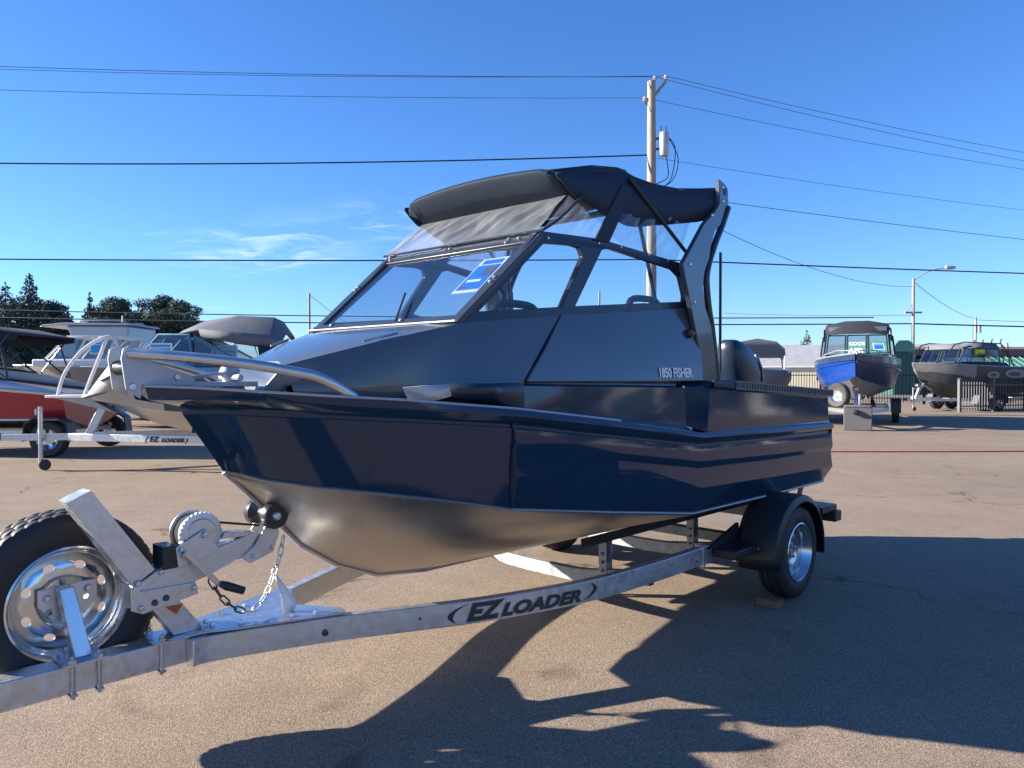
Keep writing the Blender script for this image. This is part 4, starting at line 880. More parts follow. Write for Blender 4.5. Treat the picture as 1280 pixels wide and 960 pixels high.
def bg_trailer(root, L, wb, zf=.50, axle=-4.2, jack=True, wheels=1, tongue=1.0, mat='galv', logo=None, wr=.33):
    for s in (1, -1):
        m = MB(); pth = [(tongue * .25, .05 * s), (-.9, wb * .55 * s), (-1.7, wb * .82 * s), (-L, wb * .85 * s)]
        rows = []
        for x, y in pth: rows.append([(x, y + .03, zf), (x, y + .03, zf - .11), (x, y - .03, zf - .11), (x, y - .03, zf), (x, y + .03, zf)])
        m.loft(rows); m.add(rows[0][:4], [(0, 1, 2, 3)]); m.add(rows[-1][:4], [(0, 1, 2, 3)]); rl = m.build('side_rail', mat, root, bevel=.004)
        for k in range(wheels): simple_wheel(root, (axle - k * .78, (wb + .06) * s, wr), wr, wr * .6, .20)
        m = MB(); w0 = axle - (wheels - 1) * .39; hl = .42 + (wheels - 1) * .39
        m.prism([(w0 + hl, wr * .9), (w0 + hl * .9, wr * 1.9), (w0 + hl * .5, wr * 2.22), (w0 - hl * .5, wr * 2.22), (w0 - hl * .9, wr * 1.9), (w0 - hl, wr * .9), (w0 - hl + .03, wr * .9), (w0 - hl * .86, wr * 1.8), (w0 - hl * .48, wr * 2.15), (w0 + hl * .48, wr * 2.15), (w0 + hl * .86, wr * 1.8), (w0 + hl - .03, wr * .9)], (wb - .06) * s, (wb + .20) * s); m.build('fender', 'black_plastic', root)
        m = MB(); m.box((-L + .2, min(.38 * s, .5 * s), zf + .02), (-1.6, max(.38 * s, .5 * s), zf + .09)); m.build('bunk', 'carpet', root)
    m = MB(); m.box((-.05, -.05, zf - .105), (tongue, .05, zf - .005)); tg = m.build('tongue', mat, root, bevel=.004)
    m = MB(); m.prism([(tongue, zf - .10), (tongue + .22, zf - .09), (tongue + .26, zf - .02), (tongue + .18, zf + .04), (tongue, zf)], -.045, .045); m.build('coupler', 'steel_dark', tg, bevel=.008)
    for x in (-2.2, -L + .4, axle):
        m = MB(); m.box((x - .03, -wb * .82, zf - .10), (x + .03, wb * .82, zf - .03)); m.build('cross_member', mat, root)
    if jack:
        jx = tongue * .55
        m = MB(); m.tube([(jx, .10, .12), (jx, .10, zf + .42)], .032, 10); jk = m.build('jack', 'zinc', root)
        m = MB(); m.box((jx - .05, .05, zf - .06), (jx + .05, .11, zf + .06)); m.build('jack_clamp', 'galv', jk)
        m = MB(); m.lathe([(0, -.03), (.075, -.03), (.085, -.015), (.085, .015), (.075, .03), (0, .03)], (jx - .06, .10, .086), 'y', 20); m.build('jack_wheel', 'rubber', jk)
        m = MB(); m.tube([(jx, .10, zf + .38), (jx, .25, zf + .38), (jx, .25, zf + .30)], .012, 6); m.build('jack_crank', 'zinc', jk)
    # winch stand
    m = MB(); m.prism([(-.02, zf), (.10, zf), (-.10, zf + .42), (-.34, zf + .56), (-.40, zf + .50), (-.20, zf + .36)], -.035, .035); wst = m.build('winch_stand', mat, root, bevel=.004)
    m = MB(); m.lathe([(0, -.06), (.08, -.06), (.08, -.05), (.045, -.05), (.045, .05), (.08, .05), (.08, .06), (0, .06)], (-.06, 0, zf + .50), 'y', 20); m.build('winch', 'galv_rough', wst)
    m = MB(); m.lathe([(0, -.08), (.05, -.08), (.025, 0), (.05, .08), (0, .08)], (-.40, 0, zf + .56), 'y', 16); m.build('bow_roller', 'roller_rubber', wst)
    return root
def card_sign(label, M4, w_, h_, mat, parent=None):
    o = empty('window_placard'); o.matrix_world = M4; tag(o, label, 'placard')
    m = MB(); m.box((-w_ / 2, -h_ / 2, 0), (w_ / 2, h_ / 2, .004)); m.build('card', 'paper_white', o)
    m = MB(); m.box((-w_ * .42, -h_ * .40, .0045), (w_ * .42, h_ * .22, .0055)); m.build('printed_panel', mat, o)
    m = MB(); m.box((-w_ * .42, h_ * .28, .0045), (w_ * .42, h_ * .42, .0055)); m.build('printed_header', mat, o)
    return o
def wframe(root, pts, n_, mat_f, wdt=.035, glassmat='bg_glass', name='window'):
    """a pane with a tube frame round it"""
    m = MB(); m.tube([Vector(p) for p in pts], wdt / 2, 6, closed=True); f = m.build(name, mat_f, root)
    g_ = MB(); g_.add(pts, [tuple(range(len(pts)))]); g_.build('pane', glassmat, f); return f
def bars(root, name, mat, segs, r=.012):
    for s_ in segs:
        m = MB(); m.tube([Vector(p) for p in s_], r, 6); m.build(name, mat, root)

# ---- silver boat to the left, bow hoop and grey canvas
HB = math.atan2(-.15, -1)
sb = tag(empty('aluminium_boat', (-6.55, 12.0, 0), HB), 'silver aluminium boat with tall bow hoop and grey canvas top left of the navy boat', 'boat')
def custom_hull(root, G, Cc, Kk, side, bottom, nside=None):
    a = MB(); a.loft([G[:nside], Cc[:nside]]); a.mirror_y(); a.build('hull_side', side, root)
    a = MB(); a.loft([Cc, Kk], smooth=True); a.mirror_y(); a.build('hull_bottom', bottom, root, sharp=30)
    a = MB(); a.add([G[0], Cc[0], Kk[0], (Cc[0][0], -Cc[0][1], Cc[0][2]), (G[0][0], -G[0][1], G[0][2])], [(0, 1, 2, 3, 4)]); a.build('transom', side, root)
    D = [(x, y - .03, z - .03) for x, y, z in G]; a = MB(); a.loft([D, [(x, -y, z) for x, y, z in D]]); a.build('deck', 'grey_hull', root)
    for s in (1, -1):
        a = MB(); a.tube([(x, y * s, z) for x, y, z in G], .022, 6); a.build('gunwale', 'silver_paint', root)
SG = [(-6.4, 1.12, 1.34), (-4.0, 1.16, 1.40), (-2.2, 1.14, 1.44), (-1.3, 1.02, 1.46), (-.8, .86, 1.42), (-.45, .68, 1.24), (-.05, .50, 1.14)]
SC = [(-6.4, .98, .84), (-4.0, 1.02, .85), (-2.2, .98, .88), (-1.3, .84, .94), (-.8, .66, 1.0), (-.45, .48, 1.04), (-.05, .30, 1.09)]
SK = [(-6.4, 0, .50), (-4.0, 0, .50), (-2.2, 0, .52), (-1.4, 0, .58), (-.95, 0, .70), (-.62, 0, .84), (-.15, 0, 1.08)]
custom_hull(sb, SG, SC, SK, 'teal_dark', 'alu', 4)
for s in (1, -1):
    m = MB(); m.loft([[(x, y * s, z) for x, y, z in SG[3:]], [(x, y * s, z) for x, y, z in SC[3:]]]); m.build('bow_flank', 'silver_paint', sb)
    m = MB(); m.loft([[(-.10, .545 * s, 1.15), (-.45, .72 * s, 1.24), (-.80, .90 * s, 1.42)], [(-.48, .62 * s, 1.64), (-.66, .74 * s, 1.68), (-.90, .88 * s, 1.70)]]); m.build('bow_board', 'silver_paint', sb, thick=.02)
m = MB(); m.prism([(.55, -.34), (.55, .34), (-.08, .52), (-.08, -.52)], 1.12, 1.16, 'xy'); m.build('bow_platform', 'white_gel', sb, bevel=.008)
m = MB(); m.prism([(.46, 1.118), (-.05, 1.118), (-.45, .88), (-.2, .95)], -.28, .28); m.build('bow_cheek', 'silver_paint', sb, bevel=.01)
m = MB(); m.tube(smoothpath([(.40, .26, 1.16), (.30, .25, 1.50), (.05, .24, 1.85), (-.28, .23, 2.05), (-.43, .23, 1.98), (-.46, .24, 1.70), (-.35, .26, 1.35), (-.18, .40, 1.15)], 6), .026, 8); hp = m.build('bow_hoop', 'white_gel', sb)
m = MB(); m.tube([(-.30, .23, 2.04), (.08, .10, 1.16)], .028, 8); m.build('hoop_bar', 'white_gel', hp)
m = MB(); m.tube([(-.66, .60, 1.72), (-.55, .55, 1.50), (-.26, .48, 1.16)], .022, 8); m.build('hoop_stay', 'white_gel', hp)
# windscreen and canvas
zb_, zt_ = 1.60, 2.06
sx = .72
SX = lambda x: -.80 + (x + 1.6) * .80
A = [(SX(-1.55), .72), (SX(-1.40), .30), (SX(-1.40), -.30), (SX(-1.55), -.72)]; B_ = [(SX(-2.05), .70), (SX(-1.90), .28), (SX(-1.90), -.28), (SX(-2.05), -.70)]
for i in range(3): wframe(sb, [(A[i][0], A[i][1], zb_), (A[i + 1][0], A[i + 1][1], zb_), (B_[i + 1][0], B_[i + 1][1], zt_), (B_[i][0], B_[i][1], zt_)], 0, 'teal_frame', .05)
m = MB(); m.loft([[(x + .05, y, zb_ - .02) for x, y in A], [(x + .40, y * 1.05, 1.38) for x, y in A]]); m.build('cuddy_front', 'silver_paint', sb)
for s in (1, -1):
    wframe(sb, [(SX(-1.60), .75 * s, zb_), (SX(-2.75), .86 * s, zb_ + .02), (SX(-2.65), .80 * s, zt_), (SX(-2.10), .73 * s, zt_)], 0, 'teal_frame', .06)
    wframe(sb, [(SX(-2.80), .86 * s, zb_ + .02), (SX(-3.75), .92 * s, zb_), (SX(-2.75), .82 * s, zt_ - .02)], 0, 'teal_frame', .06)
    m = MB(); m.loft([[(SX(-1.58), .78 * s, zb_ - .02), (SX(-3.8), .95 * s, zb_ - .02)], [(SX(-1.5), .90 * s, 1.36), (SX(-3.8), 1.06 * s, 1.36)]]); m.build('cabin_side', 'silver_paint', sb)
    wframe(sb, [(SX(-3.0), .70 * s, 1.68), (SX(-3.9), .74 * s, 1.68), (SX(-3.8), .72 * s, 1.94), (SX(-3.1), .70 * s, 2.0)], 0, 'fence_grey', .03, 'vinyl_clear', 'curtain_window')
cv = [[(-1.88, -.74, 2.04), (-1.80, -.3, 2.10), (-1.80, .3, 2.10), (-1.88, .74, 2.04)], [(-2.3, -.84, 2.13), (-2.3, -.4, 2.25), (-2.3, .4, 2.25), (-2.3, .84, 2.09)], [(-3.0, -.90, 2.17), (-3.0, -.5, 2.33), (-3.0, .5, 2.33), (-3.0, .90, 2.05)], [(-3.75, -.92, 2.11), (-3.75, -.5, 2.31), (-3.75, .5, 2.31), (-3.75, .92, 1.99)], [(-3.98, -.92, 1.9), (-4.0, -.5, 2.05), (-4.0, .5, 2.05), (-3.98, .92, 1.88)]]
cv = [[(-1.42 + (x + 1.8) * .72, y, z + .05) for x, y, z in L] for L in cv]
m = MB(); m.loft(cv, smooth=False); m.build('canvas_top', 'grey_canvas', sb, thick=.015, bevel=.02)
for s in (1, -1):
    m = MB(); m.loft([[(-1.42 + (-2.3 + 1.8) * .72, .84 * s, 2.15), (-1.42 + (-3.0 + 1.8) * .72, .90 * s, 2.11), (-1.42 + (-3.75 + 1.8) * .72, .92 * s, 2.06), (-1.42 + (-3.98 + 1.8) * .72, .92 * s, 1.95)], [(-1.42 + (-2.35 + 1.8) * .72, .82 * s, 2.03), (-1.42 + (-3.0 + 1.8) * .72, .88 * s, 1.95), (-1.42 + (-3.75 + 1.8) * .72, .90 * s, 1.89), (-1.42 + (-3.98 + 1.8) * .72, .90 * s, 1.81)]]); m.build('canvas_side', 'grey_canvas', sb, thick=.01)
    m = MB(); m.loft([[(-1.42 + (-3.5 + 1.8) * .72, .92 * s, 1.91), (-1.42 + (-4.0 + 1.8) * .72, .92 * s, 1.87)], [(-1.42 + (-3.6 + 1.8) * .72, .95 * s, 1.43), (-1.42 + (-4.05 + 1.8) * .72, .98 * s, 1.43)]]); m.build('canvas_corner', 'black_canvas', sb, thick=.01)
st_ = tag(empty('boat_trailer', (-6.55, 12.0, 0), HB), 'galvanised trailer with jack wheel down, carrying the silver boat with bow hoop', 'trailer')
bg_trailer(st_, 6.0, .98, .56, axle=-4.3, tongue=1.3)
sr = [o for o in st_.children if o.name.startswith('side_rail')][0]
def rail_words(x0, hgt):
    """lettering laid along the slanted front leg of the near side rail"""
    P0 = Vector((.325, .08, 0)); P1 = Vector((-.9, .539 + .03, 0)); d_ = (P1 - P0).normalized(); n_ = Vector((-d_.y, d_.x, 0)); n_ = n_ if n_.y > 0 else -n_
    o0 = Vector((x0, 0, 0)); t = (x0 - P0.x) / d_.x; return frame(P0 + d_ * t + n_ * .008 + Vector((0, 0, hgt)), d_, (0, 0, 1))
P0 = (-.93, .579); P1 = (-1.7, .834)
fr_ = lambda t: frame((P0[0] + (P1[0] - P0[0]) * t, P0[1] + (P1[1] - P0[1]) * t + .010, .464), (P1[0] - P0[0], P1[1] - P0[1], 0), (0, 0, 1))
text_obj('logo_lettering', '( EZ', .11, fr_(.02), 'logo_dark', sr, bold=.005, shear=.28, sx=1.1)
text_obj('logo_lettering', 'LOADER )', .08, fr_(.36), 'logo_dark', sr, bold=.004, shear=.28, sx=1.2)
def bw(root, p): return Matrix.Translation(root.location) @ root.rotation_euler.to_matrix().to_4x4() @ Vector(p)
def place_card(root, p, xd, yd, w_, h_, mat, label):
    Rm = root.rotation_euler.to_matrix(); card_sign(label, frame(bw(root, p), Rm @ Vector(xd), Rm @ Vector(yd)), w_, h_, mat)
place_card(sb, (SX(-2.15), .80, 1.80), (-1, .1, 0), (-.25, 0, .9), .34, .28, 'paper_cyan', 'bright blue placard in the side window of the silver boat with bow hoop')
place_card(sb, (SX(-3.3), .66, 1.80), (-1, .1, 0), (-.1, 0, .9), .30, .24, 'paper_cyan', 'blue placard beneath the canvas side flap of the silver boat with bow hoop')

# ---- red runabout, far left, bow out of frame
RR = math.atan2(-.02, -1)
rb = tag(empty('runabout_boat', (-14.0, 14.6, 0), RR), 'red and white runabout with black bimini top behind the trailer jack', 'boat')
RG = [(-6.0, 1.10, 1.13), (-5.0, 1.14, 1.22), (-4.0, 1.15, 1.34), (-3.0, 1.12, 1.46), (-1.8, .92, 1.56), (-.9, .56, 1.62), (0, .03, 1.66)]
RC = [(-6.0, .95, .66), (-5.0, .98, .66), (-4.0, .98, .67), (-3.0, .94, .70), (-1.9, .70, .80), (-1.1, .38, .95), (-.4, .02, 1.1)]
RK = [(-6.0, 0, .45), (-5.0, 0, .45), (-4.0, 0, .45), (-3.0, 0, .46), (-2.0, 0, .54), (-1.2, 0, .75), (-.45, 0, 1.08)]
custom_hull(rb, RG, RC, RK, 'red_gel', 'grey_hull')
for s in (1, -1):
    m = MB(); m.loft([[(x, (y - .10) * s, z + .24 * min(1, max(0, (x + 6.2) / 2.2))) for x, y, z in RG], [(x, (y + .012) * s, z + .015) for x, y, z in RG], [(x, (y + .012) * s, z - .05) for x, y, z in RG]]); m.build('white_topside', 'white_gel', rb, thick=.01)
    m = MB(); m.tube([(x, (y + .006) * s, z) for x, y, z in RC[:5]], .022, 5); m.build('chine_stripe', 'white_gel', rb)
    wframe(rb, [(-4.30, 1.06 * s, 1.50), (-2.9, 1.02 * s, 1.66), (-3.2, .92 * s, 2.02), (-3.45, .94 * s, 2.0)], 0, 'black_frame', .04)
    bars(rb, 'bimini_bar', 'black_frame', [[(-4.3, .98 * s, 1.5), (-3.6, .95 * s, 2.15)], [(-4.4, 1.0 * s, 1.48), (-5.0, .95 * s, 2.2)], [(-4.95, 1.0 * s, 1.40), (-4.0, .95 * s, 2.2)], [(-5.0, 1.0 * s, 1.40), (-4.8, .95 * s, 2.15)]], .016)
    m = MB(); m.loft([[(-5.12, .95 * s, 2.20), (-4.4, .97 * s, 2.34), (-2.6, .97 * s, 2.44)], [(-5.12, .95 * s, 2.10), (-4.4, .97 * s, 2.02), (-2.6, .97 * s, 2.0)]]); m.build('bimini_side', 'black_canvas', rb, thick=.02)
m = MB(); m.loft([[(-5.15, -.95, 2.20), (-5.15, .95, 2.20)], [(-4.4, -.97, 2.36), (-4.4, .97, 2.36)], [(-2.6, -.97, 2.46), (-2.6, .97, 2.46)]]); m.build('bimini_top', 'black_canvas', rb, thick=.03, bevel=.01)
rt_ = tag(empty('boat_trailer', (-14.0, 14.6, 0), RR), 'grey trailer beneath the red and white runabout, alloy wheel showing below the silver rail', 'trailer')
bg_trailer(rt_, 5.9, .98, .46, axle=-5.75, tongue=1.0, jack=False, wr=.32)
# ---- open boat with white windscreen frames and a blue card
wb_ = tag(empty('console_boat', (-12.75, 21.5, 0), math.atan2(-.05, -1)), 'tan hulled open boat with slanted white windscreen frames behind the red runabout', 'boat')
pbr('tan_hull', (0.20, 0.17, 0.15), 0.35, 0.3, 0.08, 4)
bg_hull(wb_, 6.0, 2.3, .45, .9, 1.62, 1.72, 'tan_hull', 'grey_hull', tm=.45, x0=.9)
m = MB(); m.box((-3.2, -1.0, 1.66), (.10, 1.0, 1.86)); m.build('deck_cap', 'white_gel', wb_, bevel=.03)
for x in (-.25, -1.05):
    for s in (1, -1): wframe(wb_, [(x, .9 * s, 1.87), (x - .72, .9 * s, 1.87), (x - .98, .82 * s, 2.45), (x - .52, .82 * s, 2.46)], 0, 'white_gel', .07)
wframe(wb_, [(-.20, .9, 1.87), (-.20, -.9, 1.87), (-.70, -.82, 2.45), (-.70, .82, 2.45)], 0, 'white_gel', .07)
m = MB(); m.box((-2.05, -.84, 2.455), (-.72, .84, 2.50)); m.build('top_rail', 'white_gel', wb_, bevel=.01)
place_card(wb_, (-1.55, .92, 2.17), (-1, 0, 0), (0, 0, 1), .36, .34, 'paper_cyan', 'bright blue square placard on the open boat with slanted white frames')
wt = tag(empty('boat_trailer', (-12.75, 21.5, 0), math.atan2(-.05, -1)), 'trailer under the tan hulled open boat with white windscreen frames', 'trailer'); bg_trailer(wt, 5.4, .98, .5, axle=-3.8)
# ---- grey hardtop boat
gb = tag(empty('hardtop_boat', (-15.6, 25.0, 0), math.atan2(-.03, -1)), 'grey hardtop cabin boat with roof rack behind the bow hoop of the silver boat', 'boat')
bg_hull(gb, 7.2, 2.5, .5, .95, 1.62, 1.75, 'teal_dark', 'alu', tm=.45, x0=.6)
m = MB(); m.prism([(-1.0, 1.5), (-1.25, 2.15), (-1.75, 2.70), (-1.62, 2.98), (-3.55, 2.98), (-3.60, 2.3), (-3.60, 1.5)], -1.0, 1.0); m.build('cabin', 'silver_paint', gb, bevel=.06, segs=3)
for x0_, x1_ in ((-1.95, -2.6), (-2.75, -3.4)):
    for s in (1, -1): wframe(gb, [(x0_ + .1, 1.01 * s, 1.95), (x1_, 1.01 * s, 1.95), (x1_, 1.01 * s, 2.55), (x0_ - .10, 1.01 * s, 2.55)], 0, 'black_frame', .05)
m = MB(); m.prism([(-.85, 2.93), (-.95, 3.00), (-1.6, 3.07), (-3.60, 3.05), (-3.68, 2.985), (-1.2, 2.985)], -1.08, 1.08); m.build('hardtop', 'silver_paint', gb, bevel=.02)
bars(gb, 'roof_rail', 'silver_paint', [[(-1.9, .8, 3.06), (-2.0, .8, 3.15), (-3.2, .8, 3.15), (-3.3, .8, 3.05)], [(-1.9, -.8, 3.06), (-2.0, -.8, 3.15), (-3.2, -.8, 3.15), (-3.3, -.8, 3.05)]], .022)
m = MB(); m.box((-1.75, -.12, 3.062), (-1.45, .12, 3.17)); m.build('roof_lamp', 'white_gel', gb, bevel=.02)
bars(gb, 'antenna', 'white_gel', [[(-2.9, 0, 3.05), (-2.9, 0, 3.36)]], .02)
gt = tag(empty('boat_trailer', (-15.6, 25.0, 0), math.atan2(-.03, -1)), 'trailer under the grey hardtop cabin boat with roof rack', 'trailer'); bg_trailer(gt, 6.4, 1.02, .55, axle=-4.2, wheels=2)

# ---- blue boat on the right, bow towards the camera
bb_ = tag(empty('cabin_boat', (9.12, 20.4, .06), math.atan2(-20.4, -9.4)), 'bright blue and black cabin boat with dark canvas visor facing bow first', 'boat')
bb_.scale = (1.05, 1.05, 1.05)
G_, M_, C_, K_ = bg_hull(bb_, 6.5, 2.25, .56, .93, 1.62, 1.86, 'blue_paint', 'grey_hull', tm=.50, bow_over=.35, x0=.2, stripe='blue_paint')
m = MB(); m.loft([[(x, y + .004, z) for x, y, z in G_], [(x, y + .005, z) for x, y, z in M_], [(x, y + .004, z) for x, y, z in C_]]); m.build('shaded_flank', 'dark_blue', bb_)  # port flank's shade painted in as a darker blue skin over the hull
for s in (1, -1):
    m = MB(); m.loft([[(x, (y + .006) * s, z + .01) for x, y, z in G_], [(x, (y + .008) * s, z - .16) for x, y, z in G_]]); m.build('black_band', 'dark_blue', bb_)
zb_, zt_ = 1.86, 2.42
for k, (y0, y1) in enumerate(((.78, .30), (.25, -.25), (-.30, -.78))):
    x0_ = lambda y: -1.75 - .28 * abs(y); x1_ = lambda y: -2.15 - .25 * abs(y)
    wframe(bb_, [(x0_(y0), y0, zb_), (x0_(y1), y1, zb_), (x1_(y1), y1 * .95, zt_), (x1_(y0), y0 * .95, zt_)], 0, 'black_frame', .055)
for s in (1, -1):
    wframe(bb_, [(-2.05, .84 * s, zb_), (-3.6, 1.0 * s, zb_), (-3.4, .92 * s, zt_), (-2.42, .80 * s, zt_)], 0, 'black_frame', .055)
    m = MB(); m.loft([[(-1.9, .84 * s, zb_ - .02), (-4.2, 1.02 * s, zb_ - .02)], [(-1.6, .96 * s, 1.62), (-4.2, 1.10 * s, 1.60)]]); m.build('cabin_side', 'dark_blue', bb_)
m = MB(); m.loft([[(-1.78, .80, zb_ - .02), (-1.74, 0, zb_ - .02), (-1.78, -.80, zb_ - .02)], [(-.9, .65, 1.72), (-.8, 0, 1.78), (-.9, -.65, 1.72)]]); m.build('foredeck', 'dark_blue', bb_)
vis = [[(-2.30, -.80, 2.44), (-2.22, -.3, 2.46), (-2.22, .3, 2.46), (-2.30, .80, 2.44)], [(-2.42, -.84, 2.62), (-2.34, -.32, 2.72), (-2.34, .32, 2.72), (-2.42, .84, 2.62)], [(-2.62, -.80, 2.74), (-2.6, -.3, 2.84), (-2.6, .3, 2.84), (-2.62, .80, 2.74)], [(-4.2, -.85, 2.72), (-4.2, -.3, 2.82), (-4.2, .3, 2.82), (-4.2, .85, 2.72)]]
m = MB(); m.loft(vis); m.build('canvas_visor', 'black_canvas', bb_, thick=.02, bevel=.02)
for i, (y0, y1) in enumerate(((-.74, -.42), (-.15, .20), (.44, .74))):
    m = MB(); xf = lambda y: -2.36 - .06 * max(0, abs(y) - .3) / .5
    m.slab([(xf(y0) + .075, y0, 2.54), (xf(y1) + .075, y1, 2.54), (xf(y1) + .035, y1, 2.66), (xf(y0) + .035, y0, 2.66)], .006); m.build('visor_window', 'vinyl', bb_)
for s in (1, -1):
    m = MB(); m.loft([[(-2.42, .86 * s, 2.60), (-4.2, .87 * s, 2.70)], [(-2.46, .86 * s, 2.42), (-4.2, .95 * s, 1.88)]]); m.build('canvas_side', 'black_canvas', bb_, thick=.01)
def win_text(root, txt, size, p, xd, yd, mat, **k): return text_obj('window_lettering', txt, size, frame(p, xd, yd), mat, root, **k)
win_text(bb_, 'COOS', .15, (-1.84, -.20, 2.13), (0, 1, 0), (-.6, 0, .8), 'white_print', bold=.006, sx=.95)
win_text(bb_, 'APR', .20, (-1.72, -.20, 1.93), (0, 1, 0), (-.6, 0, .8), 'white_print', bold=.008, sx=1.0)
place_card(bb_, (-1.98, .57, 2.19), (-.3, 1, 0), (-.6, 0, .8), .30, .24, 'paper_blue', 'blue placard in the front window of the bright blue cabin boat')
bars(bb_, 'bow_rail', 'silver_paint', [[(-1.5, .92, 1.72), (-1.4, .80, 1.86), (-.5, .45, 1.95), (-.02, .06, 1.93)], [(-1.5, -.92, 1.72), (-1.4, -.80, 1.86), (-.5, -.45, 1.95), (-.02, -.06, 1.93)]], .016)
bt_ = tag(empty('boat_trailer', (9.12, 20.4, 0), math.atan2(-20.4, -9.4)), 'galvanised trailer with spare wheel under the bright blue cabin boat', 'trailer')
bg_trailer(bt_, 6.2, 1.0, .52, axle=-3.6, tongue=.45)
sw_ = simple_wheel(bt_, (.05, -.42, .90), .33, .20, .19, 'y'); sw_.name = 'spare_wheel'; sw_.rotation_euler = (0, 0, R(55))
cbk = tag(empty('stone_guard', (8.98, 19.95, 0), R(-24)), 'dark grey speckled slab standing on the asphalt under the blue boat trailer jack', 'slab')
m = MB(); m.box((-.34, -.09, 0), (.34, .09, .66)); m.build('slab', 'concrete', cbk, bevel=.02)
m = MB(); m.box((-.30, -.105, .60), (.30, .105, .645)); m.build('top_strip', 'concrete', cbk, bevel=.01)
# ---- camouflage boat
cmb_ = tag(empty('hunting_boat', (15.95, 30.3, 0), math.atan2(-.32, -.95)), 'grey and black boat with oval side graphic, bow rail and yellow window price', 'boat')
G2, M2, C2_, K2 = bg_hull(cmb_, 6.6, 2.4, .55, 1.0, 1.85, 2.02, 'camo_dark', 'camo_dark', tm=.55, pw=2.6, bow_over=.55, x0=.2)
for s in (1, -1):
    i0 = 9; m = MB(); m.loft([[(x, (y + .007) * s, z - .03) for x, y, z in G2[i0:]], [(x, (y + .007) * s, z) for x, y, z in M2[i0:]], [(x, (y + .007) * s, z + .05) for x, y, z in C2_[i0 + 0:]]]); m.build('bow_panel', 'grey_hull', cmb_)
    for cx, cz, rx, rz_, mt_ in ((-3.2, 1.52, .42, .15, 'grey_hull'), (-3.2, 1.52, .22, .07, 'camo_dark'), (-4.7, 1.58, .75, .19, 'grey_hull'), (-4.6, 1.56, .42, .10, 'camo_dark')):
        m = MB(); pts = []
        for i in range(20):
            t = 2 * math.pi * i / 20; x = cx + rx * math.cos(t); z = cz + rz_ * math.sin(t)
            y = np.interp(x, [g_[0] for g_ in G2], [g_[1] for g_ in G2]) + (.016 if mt_ == 'grey_hull' else .022); pts.append((x, y * s, z))
        m.add(pts, [tuple(range(20))]); m.build('side_graphic', mt_, cmb_)
cmb_.scale = (.80, 1, .93)
zb_, zt_ = 2.06, 2.62
for y0, y1 in ((.85, .05), (-.05, -.85)): wframe(cmb_, [(-1.3, y0, zb_), (-1.3, y1, zb_), (-1.65, y1 * .95, zt_), (-1.65, y0 * .95, zt_)], 0, 'camo_dark', .06)
for s in (1, -1):
    xs = [(-1.42, -2.05, -1.75, -2.30), (-2.12, -2.95, -2.36, -3.08), (-3.02, -4.0, -3.15, -4.0)]
    for a_, b2, c_, d_ in xs: wframe(cmb_, [(a_, .92 * s, zb_), (b2, .96 * s, zb_), (d_, .90 * s, zt_), (c_, .87 * s, zt_)], 0, 'camo_dark', .06)
    m = MB(); m.loft([[(-1.2, .9 * s, zb_ - .02), (-4.4, 1.0 * s, zb_ - .02)], [(-1.2, 1.08 * s, 1.94), (-4.4, 1.15 * s, 1.88)]]); m.build('cabin_side', 'camo_dark', cmb_)
    bars(cmb_, 'arch_bar', 'black_frame', [[(-4.3, .95 * s, 1.95), (-4.2, .88 * s, 2.85), (-1.9, .85 * s, 2.90), (-1.3, .8 * s, 2.80), (-.9, .75 * s, 2.35), (-.45, .55 * s, 2.02)], [(-4.9, 1.0 * s, 1.92), (-4.25, .9 * s, 2.8)], [(-4.6, 1.0 * s, 1.92), (-4.6, .9 * s, 2.9)]], .028)
    m = MB(); m.loft([[(-1.62, .86 * s, 2.63), (-4.1, .90 * s, 2.66)], [(-1.8, .70 * s, 2.86), (-4.1, .72 * s, 2.86)]]); m.build('canvas_side', 'grey_canvas', cmb_, thick=.02)
m = MB(); m.loft([[(-1.62, .86, 2.63), (-1.62, -.86, 2.63)], [(-1.8, .7, 2.86), (-1.8, -.7, 2.86)], [(-4.1, .72, 2.86), (-4.1, -.72, 2.86)]]); m.build('canvas_top', 'grey_canvas', cmb_, thick=.02)
for k in range(4): bars(cmb_, 'rod_holder', 'black_frame', [[(-4.55, -.6 + .4 * k, 2.85), (-4.65, -.6 + .4 * k, 3.08)]], .03)
bars(cmb_, 'antenna', 'black_frame', [[(-3.2, .3, 2.88), (-3.2, .3, 3.7)]], .012)
win_text(cmb_, '$39990', .24, (-2.40, .955, 2.42), (-1, .03, 0), (0, -.08, 1), 'yellow_print', bold=.012, sx=.85)
win_text(cmb_, '1', .26, (-3.25, .985, 2.12), (-1, .03, 0), (0, -.08, 1), 'white_print', bold=.01, sx=1)
ct_ = tag(empty('boat_trailer', (15.95, 30.3, 0), math.atan2(-.32, -.95)), 'tandem axle trailer with jack down under the grey and black boat', 'trailer')
bg_trailer(ct_, 6.2, 1.0, .50, axle=-2.2, wheels=2, tongue=.5)
